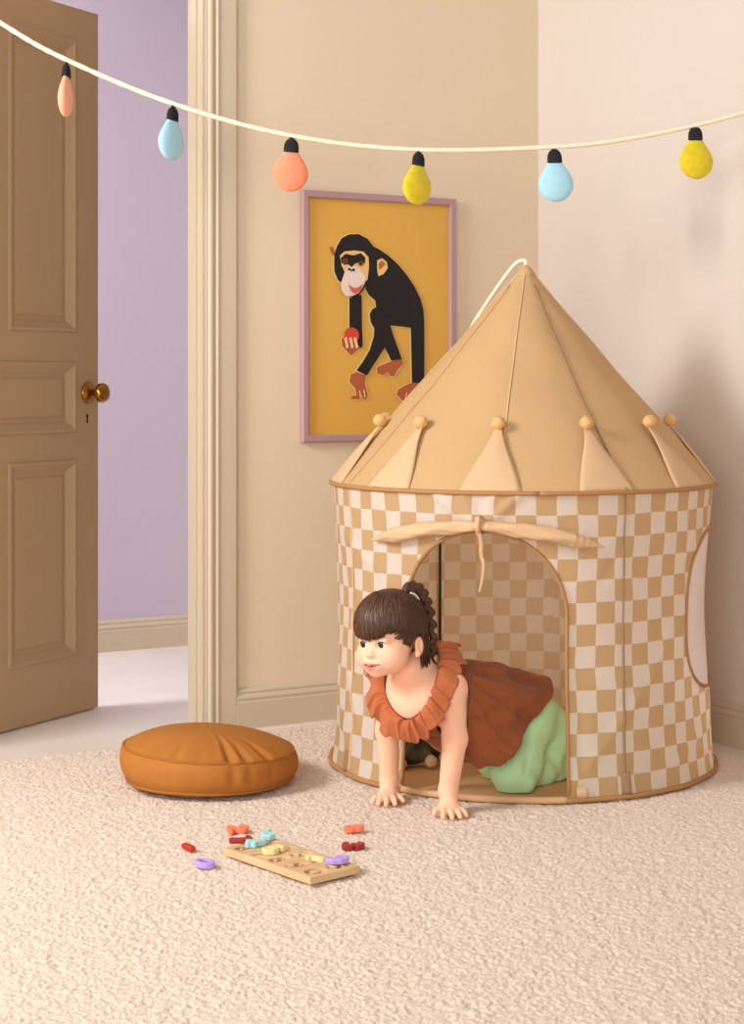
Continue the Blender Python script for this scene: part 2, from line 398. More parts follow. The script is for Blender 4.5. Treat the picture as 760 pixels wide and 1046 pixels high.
bm.verts.index_update(); v = np.array([q.co[:] for q in bm.verts]); f = [[q.index for q in p.verts] for p in bm.faces]; mi = [p.material_index for p in bm.faces]
for q in range(len(f)):                      # every printed shape faces the room
    nn = bm.faces[q] if False else None
bm.free()
mesh('print', v, f, pm, poster, smooth=False, mi=mi)
bk = [(a_r+.004, zb+.004), (a_l-.004, zb+.004), (a_l-.004, zt-.004), (a_r+.004, zt-.004)]
from_bm('backing_board', room_prism(bk, .002, .0095), M['trim'], poster)
# ------------------------------------------------------------------ play tent
TC = np.array([.388, 4.60]); TR = .489; ZE = .719; ZA = 1.281
def cyl(th, z, r): return np.array([TC[0]+r*math.sin(math.radians(th)), TC[1]-r*math.cos(math.radians(th)), z])
tent = empty('play_tent', (TC[0], TC[1], 0)); tag(tent, 'round pop-up play tent in tan and cream checks with a pointed tan roof', 'tent')
M['piping'] = mat('tan_binding', rgb(170, 126, 82), .8, .2, bump=(300, .2, .002))
M['roof'] = mat('tan_canvas', rgb(208, 172, 126), .75, .25, bump=(9, .25, .02, 2), trans=.2)
M['flap'] = mat('blush_canvas', rgb(216, 180, 140), .75, .25, bump=(20, .25, .01, 2), trans=.1)
M['sheet'] = mat('groundsheet', rgb(205, 165, 122), .75, .25, bump=(14, .4, .01, 2))
M['mesh'] = mat('white_mesh', rgb(244, 232, 230), .9, .1, bump=(30, .2, .01), trans=.3)
M['knot'] = mat('knot_cloth', rgb(216, 170, 116), .8, .2, bump=(120, .5, .004))
M['pole'] = mat('black_pole', rgb(28, 24, 22), .4, .4)
M['grey_tape'] = mat('taupe_tape', rgb(150, 120, 92), .8, .2)
M['cord'] = mat('cream_cord', rgb(238, 224, 200), .9, .1, bump=(400, .5, .002))
# check print
def check_mat():
    m = bpy.data.materials.new('tan_check_canvas'); m.use_nodes = True; nt = m.node_tree; N = nt.nodes; L = nt.links; b = N['Principled BSDF']
    uv = N.new('ShaderNodeUVMap'); mp = N.new('ShaderNodeMapping'); mp.inputs['Location'].default_value = (0, 0, .5)
    nz = N.new('ShaderNodeTexNoise'); nz.inputs['Scale'].default_value = .35; L.new(uv.outputs[0], nz.inputs['Vector'])
    sub = N.new('ShaderNodeVectorMath'); sub.operation = 'SUBTRACT'; sub.inputs[1].default_value = (.5, .5, .5); L.new(nz.outputs['Color'], sub.inputs[0])
    sc = N.new('ShaderNodeVectorMath'); sc.operation = 'MULTIPLY'; sc.inputs[1].default_value = (.35, .25, 0); L.new(sub.outputs[0], sc.inputs[0])
    ad = N.new('ShaderNodeVectorMath'); ad.operation = 'ADD'; L.new(uv.outputs[0], ad.inputs[0]); L.new(sc.outputs[0], ad.inputs[1])
    L.new(ad.outputs[0], mp.inputs[0])
    ck = N.new('ShaderNodeTexChecker'); ck.inputs['Scale'].default_value = 1
    ck.inputs['Color1'].default_value = rgb(248, 238, 228); ck.inputs['Color2'].default_value = rgb(222, 190, 146); L.new(mp.outputs[0], ck.inputs['Vector'])
    # inner side mixed paler: unprinted back, also lightened to brighten the dim interior
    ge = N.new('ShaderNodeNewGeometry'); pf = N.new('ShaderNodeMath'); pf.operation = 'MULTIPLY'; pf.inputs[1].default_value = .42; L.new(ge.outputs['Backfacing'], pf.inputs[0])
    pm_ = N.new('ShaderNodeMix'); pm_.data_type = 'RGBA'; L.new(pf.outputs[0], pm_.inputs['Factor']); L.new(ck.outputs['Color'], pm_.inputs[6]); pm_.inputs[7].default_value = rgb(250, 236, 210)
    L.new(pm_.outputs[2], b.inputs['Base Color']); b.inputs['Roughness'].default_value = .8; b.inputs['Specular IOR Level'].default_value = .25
    tc = N.new('ShaderNodeTexCoord'); bn = N.new('ShaderNodeTexNoise'); bn.inputs['Scale'].default_value = 14; bn.inputs['Detail'].default_value = 3; L.new(tc.outputs['Object'], bn.inputs['Vector'])
    bp = N.new('ShaderNodeBump'); bp.inputs['Strength'].default_value = .35; bp.inputs['Distance'].default_value = .012; L.new(bn.outputs['Fac'], bp.inputs['Height']); L.new(bp.outputs[0], b.inputs['Normal'])
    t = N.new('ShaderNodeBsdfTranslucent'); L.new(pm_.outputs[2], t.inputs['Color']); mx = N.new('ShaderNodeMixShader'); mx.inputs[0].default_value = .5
    L.new(b.outputs[0], mx.inputs[1]); L.new(t.outputs[0], mx.inputs[2]); L.new(mx.outputs[0], N['Material Output'].inputs['Surface'])
    return m
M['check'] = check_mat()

FOLDS = [((8, .03), (33, .26), .004), ((33, .26), (44, .40), .003), ((40, .07), (30, .22), -.003), ((-58, .10), (-70, .26), .004), ((-75, .03), (-60, .30), .004), ((-30, .72), (-17, .64), .009), ((-5, .72), (-15, .64), .009), ((-22, .72), (-16.5, .64), .007), ((-12, .72), (-15.5, .64), .007),
         ((12, .05), (12, .22), -.003), ((62, .12), (40, .05), .004), ((-50, .52), (-72, .6), .003), ((50, .55), (72, .62), .003), ((-47, .3), (-52, .7), .003), ((18, .5), (30, .68), -.003), ((140, .1), (200, .4), .004), ((190, .3), (170, .6), .004), ((225, .2), (205, .5), .004)]
def wall_r(th, z):
    """radius of the cloth wall (arrays in degrees, metres)"""
    t = np.radians(th-25); r = TR*(1-.010*(1-np.cos(4*t))/2*np.sin(np.pi*np.clip(z/ZE, 0, 1))**.6)
    r = r-.012*np.sin(np.pi*np.clip(z/ZE, 0, 1))+.006*np.exp(-z/.03)
    r = r+.0025*np.sin(3.1*np.radians(th)*3+9*z)*np.sin(PI*z/ZE)+.0022*np.sin(7*np.radians(th)-14*z+1)*np.sin(PI*z/ZE)+.0016*np.sin(17*np.radians(th)+25*z)*np.exp(-z/.2)
    for (t0, z0), (t1, z1), amp in FOLDS:
        x = (((th-t0+180) % 360)-180)*TR*PI/180; bx = (t1-t0)*TR*PI/180; bz = z1-z0; L2 = bx*bx+bz*bz
        u = (x*bx+(z-z0)*bz)/L2; d = (x*bz-(z-z0)*bx)/math.sqrt(L2); r = r+amp*np.exp(-(d/.014)**2)*np.exp(-(np.maximum(np.abs(u-.5)-.35, 0)/.15)**2)
    return r
DTH, DW_, DZ = -16., .205, .425              # doorway: bearing, half width, spring line
WTH, WZ0, WZ1, WW = 76., .215, .615, .205     # side window
def d_door(th, z):
    s = (((th-DTH+180) % 360)-180)*TR*PI/180
    up = np.hypot(s, np.maximum(z-DZ, 0))-DW_
    return np.maximum(up, .007-z)
def d_win(th, z):
    s = (((th-WTH+180) % 360)-180)*TR*PI/180; c = (WZ0+WZ1)/2; q = (np.abs(s/WW)**2.6+np.abs((z-c)/((WZ1-WZ0)/2))**2.6)**(1/2.6)
    return (q-1)*WW*.9
def pt(th, z, off=0):
    th = np.asarray(th, float); z = np.asarray(z, float); r = wall_r(th, z)+off
    return np.stack([TC[0]+r*np.sin(np.radians(th)), TC[1]-r*np.cos(np.radians(th)), z+0*th], -1)
nt_, nz_ = 600, 120
TH, ZZ = np.meshgrid(np.linspace(-196, 164, nt_+1), np.linspace(.004, ZE, nz_+1), indexing='ij')
for dfun in (d_door, d_win):
    for _ in range(2):
        d = dfun(TH, ZZ); e = .05; gt = (dfun(TH+e, ZZ)-dfun(TH-e, ZZ))/(2*e*TR*PI/180); gz = (dfun(TH, ZZ+.0004)-dfun(TH, ZZ-.0004))/.0008
        near = (np.abs(d) < .0036) & (ZZ > .01) & (ZZ < ZE-.01); g2 = gt**2+gz**2+1e-9
        TH = np.where(near, TH-d*gt/g2/(TR*PI/180), TH); ZZ = np.where(near, ZZ-d*gz/g2, ZZ)
V = pt(TH, ZZ).reshape(-1, 3); m = nz_+1
i, j = np.meshgrid(np.arange(nt_), np.arange(nz_), indexing='ij'); k = (i*m+j).ravel(); Q = np.stack([k, k+m, k+m+1, k+1], 1)
tf, zf = TH.ravel(), ZZ.ravel(); qc_t = tf[Q].mean(1); qc_z = zf[Q].mean(1)
keep = (d_door(qc_t, qc_z) > 0) & (d_win(qc_t, qc_z) > 0)
COLW = 360/62.
uv = np.stack([(tf-5.0)/COLW+41, (ZE-zf)/.0512+40], 1)
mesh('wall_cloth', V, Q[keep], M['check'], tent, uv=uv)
# side window of white net
TH2, ZZ2 = np.meshgrid(np.linspace(WTH-25, WTH+25, 60), np.linspace(WZ0-.01, WZ1+.01, 60), indexing='ij')
V2 = pt(TH2, ZZ2, -.003).reshape(-1, 3); i, j = np.meshgrid(np.arange(59), np.arange(59), indexing='ij'); k = (i*60+j).ravel(); Q2 = np.stack([k, k+60, k+61, k+1], 1)
kp = d_win(TH2.ravel()[Q2].mean(1), ZZ2.ravel()[Q2].mean(1)) < .006
used = np.unique(Q2[kp]); re = np.full(len(V2), -1); re[used] = np.arange(len(used))
tag(mesh('window_net', V2[used], re[Q2[kp]], M['mesh'], tent), 'white net side window')
c = (WZ0+WZ1)/2; ang = np.linspace(0, 2*PI, 61)
se = [(math.copysign(abs(math.cos(t))**(2/2.6), math.cos(t)), math.copysign(abs(math.sin(t))**(2/2.6), math.sin(t))) for t in ang]
P = np.array([pt(WTH+x*WW/(TR*PI/180), c+y*(WZ1-WZ0)/2, .002) for x, y in se])
mesh('window_binding', *tube(P, .0038, 8), M['piping'], tent)
# binding of the doorway
dk = TR*PI/180
path = [(-DW_, z) for z in np.linspace(.02, DZ, 24)]+[(-DW_*math.cos(t), DZ+DW_*math.sin(t)) for t in np.linspace(0, PI, 34)[1:-1]]+[(DW_, z) for z in np.linspace(DZ, .02, 24)]
P = np.array([pt(DTH+s/dk, z, .002) for s, z in path])
mesh('door_binding', *tube(P, .0048, 8), M['piping'], tent)
# hem ring, eave ring
P = np.array([pt(t, .0065, .003) for t in np.linspace(DTH+23.6, DTH+360-23.6, 150)]); mesh('hem', *tube(P, .0062, 10), M['piping'], tent)
P = np.array([pt(t, .008, .001) for t in np.linspace(DTH-23.6, DTH+23.6, 40)]); mesh('threshold', *tube(P, .0085, 8), M['sheet'], tent)
P = np.array([cyl(t, ZE, TR+.006) for t in np.linspace(0, 360, 161)]); mesh('eave_piping', *tube(P, .0055, 8), M['piping'], tent)
# ground sheet
rr = np.array([0, .15, .3, .42, .47, .492]); tt = np.linspace(0, 2*PI, 97)[:-1]
v = np.array([[TC[0]+r*math.cos(t), TC[1]+r*math.sin(t), .007+.003*math.sin(9*t+30*r)*math.sin(14*r+2*t)*(r < .47)] for r in rr for t in tt])
f = np.array([[i*96+k, (i+1)*96+k, (i+1)*96+(k+1) % 96, i*96+(k+1) % 96] for i in range(5) for k in range(96)])
mesh('ground_sheet', v, f, M['sheet'], tent)
# roof
def cone_r(z, th=0.):
    u = (ZA-z)/(ZA-ZE)
    return u*(TR+.008)
def roof_pt(th, z, off=0):
    u = (ZA-z)/(ZA-ZE); r = (TR+.008)*u; sag = .0
    t = np.radians(np.asarray(th, float)+11)
    r = r-.010*np.sin(PI*np.clip(u, 0, 1))*(1-np.cos(4*t))/2-.004*np.sin(PI*np.clip(u, 0, 1))+.003*np.sin(11*t+3)*u*np.sin(PI*u)+.002*np.sin(5*t-18*u)*np.sin(PI*u)+off*.75
    return np.stack([TC[0]+.012*(1-u)**2+r*np.sin(np.radians(th)), TC[1]-r*np.cos(np.radians(th)), z+off*.66+0*r], -1)
TH3, ZZ3 = np.meshgrid(np.linspace(-180, 180, 241), np.linspace(ZE, ZA-.004, 60), indexing='ij')
V3 = roof_pt(TH3, ZZ3).reshape(-1, 3); i, j = np.meshgrid(np.arange(240), np.arange(59), indexing='ij'); k = (i*60+j).ravel()
mesh('roof', V3, np.stack([k, k+60, k+61, k+1], 1), M['roof'], tent)
for th in (-11, 79, 169, 259):
    zz = np.linspace(ZE+.003, ZA-.004, 40); mesh('roof_seam', *tube(roof_pt(np.full(40, th), zz, .001), .0022, 6), M['flap'], tent)
for th in (25, 115, 205, 295):
    zz = np.linspace(ZE+.003, ZA-.055, 40); mesh('roof_pole_sleeve', *tube(roof_pt(np.full(40, th), zz, .0012), np.linspace(.003, .0032, 40), 6), M['grey_tape'] if th == 25 else M['roof'], tent)
    zz = np.linspace(.012, ZE-.004, 60); mesh('wall_pole_sleeve', *tube(pt(np.full(60, th), zz, .0012), np.where(zz < .4, .0032, .0022), 6), M['grey_tape'] if th == 25 else M['flap'], tent)
    P = np.array([cyl(th, z, .462) for z in np.linspace(.012, ZE-.01, 12)]); mesh('pole', *tube(P, .0040, 10), M['pole'], tent)
    zz = np.linspace(.012, .062, 6); tag(mesh('strap_tab', *tube(pt(np.full(6, th-.3), zz, .003), .013, 12, flat=(.22, 1)), M['grey_tape'], tent), 'taupe strap tab at the foot of the pole')
mesh('roof_cap', *lathe([(.026, -.034), (.020, -.018), (.010, -.004), (0, .002)], 20, (TC[0]+.012, TC[1], ZA)), M['roof'], tent)
# pointed flaps round the eave, each with a knot
def flap(th0):
    rows = []; nU, nS = 15, 11; zt_ = .862
    for iu in range(nU):
        u = iu/(nU-1); z = ZE+.004+(zt_-ZE-.004)*u; hw = 9.2*(1-u)**1.25*(1+.15*math.sin(PI*u))+1.3*(1-.2*u)
        for js in range(nS):
            s = js/(nS-1)*2-1; off = .003+.011*u+.005*(1-s*s)*math.sin(PI*u)
            hw_ = hw*(TR/cone_r(z))*(.95)
            rows.append(roof_pt(np.array(th0+s*hw_*.85), np.array(z), off))
    v = np.array(rows); f = [[a*nS+b, a*nS+b+1, (a+1)*nS+b+1, (a+1)*nS+b] for a in range(nU-1) for b in range(nS-1)]
    fl = mesh('roof_flap', v, f, M['flap'], tent)
    md = fl.modifiers.new('thickness', 'SOLIDIFY'); md.thickness = .003
    c = roof_pt(np.array(th0), np.array(.866), .020)
    v, f = lathe([(0, -.0115), (.006, -.010), (.0112, -.004), (.0118, .001), (.009, .008), (.004, .011), (0, .0115)], 16, (0, 0, 0))
    for q in range(len(v)):
        a = math.atan2(v[q, 1], v[q, 0]); v[q, :2] *= 1+.09*math.sin(5*a+v[q, 2]*300+th0); v[q, 2] *= .95+.12*math.sin(3*a+th0)
    mesh('knot', v*1.5+c, f, M['knot'], fl)
for q in range(11): flap(19.5-360/11*q if q < 6 else 19.5+360/11*(11-q))
# rolled-up door curtain tied at the crown of the arch
def roll(t0, t1):
    n = 60; ts = np.linspace(0, 1, n); pts = []; rad = []
    for t in ts:
        th = t0+(t1-t0)*t; z = .642-.048*t**1.25+.004*math.sin(PI*t); r = .010+.0075*math.sin(min(t/.35, 1)*PI/2)
        if t > .7: r *= max(1-((t-.7)/.3)**1.6, .06)
        pts.append(pt(th, z, .016+.003*math.sin(PI*t))); rad.append(r)
    v, f = tube(pts, rad, 24)
    for q in range(n*24):
        i, k = divmod(q, 24); c = np.array(pts[i]); a = 2*PI*k/24; tw = 3.2*i/n*4
        w = 1+.10*math.sin(3*a+tw)+.05*math.sin(7*a-2*tw)+(.12*math.sin(i*1.9) if .72 < i/n < .97 else 0)
        v[q] = c+(v[q]-c)*w
    return mesh('rolled_curtain', v, f, M['flap'], tent)
roll(DTH+.3, 17.6); roll(DTH-.3, -51.5)
cr = pt(DTH, .648, .02)
mesh('tie_knot', *lathe([(0, -.009), (.008, -.006), (.0095, 0), (.007, .006), (0, .009)], 14, cr, (0, -1, 0)), M['flap'], tent)
mesh('tie_band', *tube([pt(DTH, z, o) for z, o in ((.665, .006), (.664, .03), (.645, .036), (.626, .03), (.624, .004))], .0055, 8, flat=(1, .5)), M['flap'], tent)
P = spline([pt(DTH-.2, .640, .03), pt(DTH+.6, .61, .028), pt(DTH+.5, .575, .022), pt(DTH+1.1, .555, .024), pt(DTH+.7, .52, .022), pt(DTH-.2, .488, .02)], 8)
mesh('tie_strap', *tube(P, np.linspace(.0058, .003, len(P)), 8, flat=(.3, 1)), M['flap'], tent)
P = spline([pt(DTH-.6, .640, .026), pt(DTH-.1, .60, .02), pt(DTH+.2, .56, .016), pt(DTH+.4, .525, .016)], 8)
mesh('tie_strap', *tube(P, np.linspace(.005, .003, len(P)), 8, flat=(.3, 1)), M['piping'], tent)
# hanging cord from the peak, care label by the doorway
P = spline([(TC[0]+.012, TC[1]+.004, ZA-.006), (TC[0]+.010, TC[1]+.01, ZA+.012), (TC[0]-.012, TC[1]+.02, ZA+.006), (TC[0]-.045, TC[1]+.04, ZA-.035), (TC[0]-.085, TC[1]+.07, ZA-.095), (TC[0]-.120, TC[1]+.085, ZA-.150), (TC[0]-.135, TC[1]+.10, ZA-.185)], 10)
mesh('hanging_cord', *tube(P, .0052, 8), M['cord'], tent)
P = [pt(t, z, .006) for t, z in ((-45.0, .040), (-44.8, .026), (-44.6, .012))]
tag(mesh('care_label', *tube(P, [.012, .0125, .012], 12, flat=(.12, 1)), M['mesh'], tent), 'small white sewn-in label by the doorway')
P = [pt(t, z, .006) for t, z in ((11.6, .036), (11.6, .024), (11.6, .012))]
tag(mesh('care_label', *tube(P, [.012, .0125, .012], 12, flat=(.12, 1)), M['flap'], tent), 'small blush sewn-in label right of the doorway')
# ------------------------------------------------------------------ felt bulb garland
def garland():
    spots = [(-137, -68), (0, 23), (70, 62), (180, 107), (300, 139), (427, 153), (567, 150), (640, 142), (711, 128), (760, 115), (800, 103)]
    xl, xr = wall_x(-137), wall_x(800)
    def Yat(px):                             # straight in plan between its two fixings
        A, B = xl, xr; k = (px-380)/F; d = B-A
        t = (A[0]-k*A[1])/(k*d[1]-d[0]); return (A+t*d)[1]
    P = spline([at(px, py, Yat(px)) for px, py in spots], 14)
    g = empty('bulb_garland', P[int(len(P)/2)]); tag(g, 'cream cord garland of felt light bulbs strung across the room', 'garland')
    # webbing cord with a slight twist
    n = len(P); v, f = tube(P, .0072, 10, flat=(1, .9))
    for q in range(n*10): v[q] += (v[q]-P[q//10])*.12*math.sin(q//10*2.3+1.1*(q % 10))
    mesh('cord', v, f, M['cord'], g)
    coral, blue, yel = rgb(248, 150, 116), rgb(170, 216, 236), rgb(222, 200, 44)
    fm = {k: mat('felt_'+k, c, .95, .1, bump=(260, .5, .003), sheen=.3, var=(70, v_)) for k, c, v_ in (('coral', coral, rgb(240, 140, 108)), ('peach', rgb(244, 172, 140), rgb(238, 160, 128)), ('blue', blue, rgb(160, 208, 230)), ('yellow', yel, rgb(206, 184, 34)))}
    blk = mat('felt_black', rgb(44, 42, 46), .95, .1, bump=(260, .5, .003))
    # one bulb as an implicit shape, flattened padded felt
    Fd = Field((-.055, -.03, -.135), (.055, .03, .012), .0016)
    sl, X, Y, Z = Fd.box(Fd.lo, Fd.lo+Fd.h*Fd.n)
    def sq(d): return d
    Ys = Y*2.6
    d1 = np.sqrt(X**2+Ys**2+(Z+.087)**2)-.0395
    t = np.clip((-.034-Z)/.05, 0, 1); d2 = np.sqrt(X**2+Ys**2+(np.maximum(Z+.034, 0))**2+(np.minimum(Z+.085, 0))**2)-(.0165+.019*t)
    hh = np.maximum(.02-np.abs(d1-d2), 0)/.02; d = np.minimum(d1, d2)-hh*hh*.02*.25
    d = np.maximum(d, Z+.034); Fd.f = d.astype(np.float32)
    bv, bq = Fd.surface(); bv = relax(bv, bq, 2)
    prof = [(0, -.037), (.0135, -.037), (.0158, -.035), (.0160, -.0315), (.0150, -.030), (.0158, -.028), (.0158, -.0245), (.0148, -.023), (.0153, -.021), (.0150, -.0175), (.0138, -.0155), (.0125, -.011), (.0095, -.007), (.006, -.005), (.0045, 0), (0, .001)]
    cv, cf = lathe(prof, 20); cv[:, 0] *= 1.15; cv[:, 1] *= .66
    data = [(68, 64, 87, 6, 'peach', 'pale coral felt bulb seen almost edge on, leftmost on the cord'), (177, 108, 56, 5, 'blue', 'light blue felt bulb hanging before the lilac wall'), (298, 140, 12, 2, 'coral', 'coral felt bulb hanging left of the framed print'),
            (428, 154, 40, 4, 'yellow', 'yellow felt bulb hanging over the framed print'), (566, 151, 8, -3, 'blue', 'light blue felt bulb hanging near the room corner'), (710, 128, 12, -2, 'yellow', 'yellow felt bulb hanging before the right wall')]
    for px, py, yaw, roll_, colr, lab in data:
        o = at(px, py, Yat(px)); R = np.array(Matrix.Rotation(math.radians(yaw), 3, 'Z') @ Matrix.Rotation(math.radians(roll_), 3, 'Y')); s = 1.1
        b = tag(mesh('felt_bulb', (bv*s)@R.T+o, bq, fm[colr], g), lab)
        mesh('cap', (cv*s)@R.T+o, cf, blk, b)
def wall_x(px):                              # plan position of a sight line on whichever wall it meets
    k = (px-380)/F; best = None
    for nrm, off in ((E2, 0.024), (E1, .004)):
        d = np.array([k, 1.]); Y = (C0@nrm+off)/(d@nrm)
        if Y > 0 and (best is None or Y < best[1]): best = np.array([k*Y, Y])
    return best
garland()

# ------------------------------------------------------------------ floor cushion
def cushion():
    c = np.array([-.397, 4.325, .0]); R = .214; g = empty('floor_cushion', c); tag(g, 'round ochre canvas floor cushion lying on the rug beside the doorway', 'cushion')
    m = mat('ochre_canvas', rgb(172, 111, 48), .8, .25, bump=(500, .25, .002), var=(5, rgb(165, 104, 42)))
    pp = mat('ochre_piping', rgb(158, 100, 40), .8, .25)
    prof = [(0, .134), (.05, .1335), (.09, .130), (.13, .122), (.165, .110), (.188, .100), (.200, .0935), (.205, .0895), (.2085, .087), (.213, .080), (.2165, .068), (.2165, .052), (.213, .036), (.2065, .024), (.202, .018), (.198, .0125), (.180, .006), (.15, .003), (0, .003)]
    pr = spline([np.array([r, z, 0]) for r, z in prof], 4)[:, :2]; pr[0, 0] = 1e-4; pr[-1, 0] = 1e-4
    n = 200; rng = random.Random(5)
    puck = [(rng.uniform(0, 2*PI), rng.uniform(.1, .45), rng.uniform(.035, .09), rng.uniform(.012, .04)) for _ in range(22)]+[(-1.22, 1.6, .045, .085), (-1.02, 1.3, .05, .06), (-.72, 1.3, .05, .06), (-1.9, .8, .06, .05)]
    v = []
    for r, z in pr:
        for k in range(n):
            a = 2*PI*k/n; x = r; zz = z; seam = math.exp(-(abs(math.hypot(r-.205, z-.089))/.035)**2)
            for pa, st, wd, ln in puck:
                da = (a-pa+PI) % (2*PI)-PI
                fall = math.exp(-(da*.2/(.011*(1+wd)))**2)
                if z > .088: w = math.exp(-((.205-r)/ln)**2)*(1-math.exp(-((.207-r)/.012)**2)*.6); zz -= .0065*st*fall*w; zz += .0025*st*math.exp(-((abs(da)*.2-.018)/.008)**2)*w
                elif z > .012: w = math.sin(PI*min(max((z-.012)/.076, 0), 1))*math.exp(-((.088-z)/(.5*ln+.02))**2); x -= .004*st*fall*w; x += .0015*st*math.exp(-((abs(da)*.2-.016)/.008)**2)*w
            if .0915 < z: zz += .003*math.sin(2*a+1)*(r/.2)**2*math.exp(-((r-.14)/.09)**2)
            x += .0018*math.sin(5*a+z*40)*(z > .012)*min(r/.2, 1)
            tilt = .010*(-math.cos(a-.2))*(r/.2)*(max(z, 0)/.1)
            v.append((c[0]+x*math.cos(a), c[1]+x*math.sin(a), c[2]+max(zz+tilt, .001)))
    m_ = len(pr); f = [[i*n+k, (i+1)*n+k, (i+1)*n+(k+1) % n, i*n+(k+1) % n] for i in range(m_-1) for k in range(n)]
    v = np.array(v); mesh('cover', v, np.array(f)[:, ::-1], m, g)
    for zt_ in (.0895, .016):
        i = int(np.argmin(np.abs(pr[:, 1]-zt_)+(pr[:, 0] < .17)*9)); ring = v[i*n:(i+1)*n]; out = ring.copy(); d = ring[:, :2]-c[:2]; out[:, :2] += .0015*d/np.linalg.norm(d, axis=1)[:, None]
        mesh('piping', *tube(np.vstack([out, out[:1]]), .0036, 8), pp, g)
cushion()

# ------------------------------------------------------------------ wooden number puzzle and its loose pieces
BA = ground(228, 862, .028); BB = ground(317, 892, .028)
U1 = np.array([.187, -.219, 0]); U1 /= np.linalg.norm(U1); U2 = np.array([-U1[1], U1[0], 0]); BO = np.array([-.3066, 3.651, 0])
BL, BWD, BT = .288, .127, .015; BZ = .003
DIG = {   # strokes in a unit box 0..1 x 0..1.4
    '0': [[(.5+.46*math.cos(t), .7+.58*math.sin(t)) for t in np.linspace(0, 2*PI, 17)]],
    '1': [[(.3, 1.15), (.55, 1.35), (.55, .1)]],
    '2': [[(.15, 1.05), (.3, 1.28), (.6, 1.3), (.82, 1.08), (.75, .8), (.15, .12), (.85, .12)]],
    '3': [[(.15, 1.15), (.4, 1.32), (.7, 1.25), (.78, .98), (.45, .74), (.8, .52), (.78, .22), (.45, .07), (.15, .22)]],
    '4': [[(.65, .08), (.65, 1.32), (.12, .45), (.88, .45)]],
    '5': [[(.8, 1.3), (.25, 1.3), (.2, .78), (.55, .86), (.82, .62), (.8, .28), (.5, .08), (.15, .2)]],
    '6': [[(.75, 1.3), (.4, 1.05), (.2, .6), (.22, .25), (.5, .08), (.78, .25), (.78, .55), (.5, .72), (.22, .52)]],
    '7': [[(.15, 1.3), (.85, 1.3), (.42, .08)]],
    '8': [[(.5+.27*math.cos(t), 1.02+.27*math.sin(t)) for t in np.linspace(0, 2*PI, 13)], [(.5+.33*math.cos(t), .42+.33*math.sin(t)) for t in np.linspace(0, 2*PI, 13)]],
    '9': [[(.25, .1), (.6, .35), (.8, .8), (.78, 1.15), (.5, 1.32), (.22, 1.15), (.22, .85), (.5, .68), (.78, .88)]]}
def stroke_d(X, Y, strokes, sc, cx, cy, w):
    d = np.full(np.broadcast(X, Y).shape, 9., np.float32)
    for st in strokes:
        for (x0, y0), (x1, y1) in zip(st[:-1], st[1:]):
            a = np.array([(x0-.5)*sc+cx, (y0-.7)*sc+cy]); b = np.array([(x1-.5)*sc+cx, (y1-.7)*sc+cy]); ba = b-a; L2 = ba@ba+1e-12
            t = np.clip(((X-a[0])*ba[0]+(Y-a[1])*ba[1])/L2, 0, 1); d = np.minimum(d, np.sqrt((X-a[0]-t*ba[0])**2+(Y-a[1]-t*ba[1])**2)-w)
    return d
SC = .030; SWD = .0058
DIG['I'] = [[(.5, 1.2), (.5, .2)]]
slots = [(c_, .029+.0575*i, y_) for i, (c_, y_) in enumerate([('1', .092), ('2', .092), ('3', .092), ('4', .092), ('5', .092)])]+[(c_, .029+.0575*i, y_) for i, (c_, y_) in enumerate([('6', .035), ('7', .035), ('8', .035), ('9', .035), ('0', .035)])]
def board():
    Fd = Field((-.004, -.004, -.003), (BL+.004, BWD+.004, BT+.003), .0011); X, Y, Z = Fd.grids()
    rd = .0015; q = [np.abs(X-BL/2)-(BL/2-rd), np.abs(Y-BWD/2)-(BWD/2-rd), np.abs(Z-BT/2)-(BT/2-rd)]
    d = np.sqrt(np.maximum(q[0], 0)**2+np.maximum(q[1], 0)**2+np.maximum(q[2], 0)**2)+np.minimum(np.maximum(np.maximum(q[0], q[1]), q[2]), 0)-rd
    for ch, x, y in slots:
        s = stroke_d(X[:, :, 0], Y[:, :, 0], DIG[ch], SC, x, y, SWD-.0006)[:, :, None]
        d = np.maximum(d, -np.maximum(s, (BT-.0115)-Z))
    Fd.f = np.asarray(d, np.float32); v, q = Fd.surface()
    wv = BO+v[:, :1]*U1+v[:, 1:2]*U2+np.array([0, 0, 1])*(v[:, 2:]+BZ)
    m = mat('beech_wood', rgb(216, 184, 144), .55, .3, var=(9, rgb(200, 164, 122)), bump=(120, .1, .001))
    o = mesh('puzzle_board', wv, q, m, origin=BO+U1*BL/2+U2*BWD/2+np.array([0, 0, BZ])); tag(o, 'beech wood number puzzle board with recessed digits lying on the rug', 'puzzle board')
board()
def piece(ch, col, pos, z, rot, label, tilt=(0, 0), grp='wooden number pieces', SWD=.0058):
    Fd = Field((-.024, -.030, -.002), (.024, .030, .017), .0011); X, Y, Z = Fd.grids(); th = .0115
    s = stroke_d(X[:, :, 0], Y[:, :, 0], DIG[ch], SC, 0, 0, SWD)[:, :, None]; rd = .0014
    a = s+rd; b = np.abs(Z-th/2)-(th/2-rd); d = np.sqrt(np.maximum(a, 0)**2+np.maximum(b, 0)**2)+np.minimum(np.maximum(a, b), 0)-rd
    Fd.f = np.broadcast_to(d, Fd.f.shape).astype(np.float32).copy(); v, q = Fd.surface()
    R = np.array(Matrix.Rotation(rot, 3, 'Z') @ Matrix.Rotation(tilt[0], 3, 'X') @ Matrix.Rotation(tilt[1], 3, 'Y'))
    v = v@R.T; v[:, 2] -= v[:, 2].min(); o3 = np.array([pos[0], pos[1], z])
    o = mesh('number_piece', v+o3, q, col, origin=o3); tag(o, label, 'puzzle piece', grp); return o
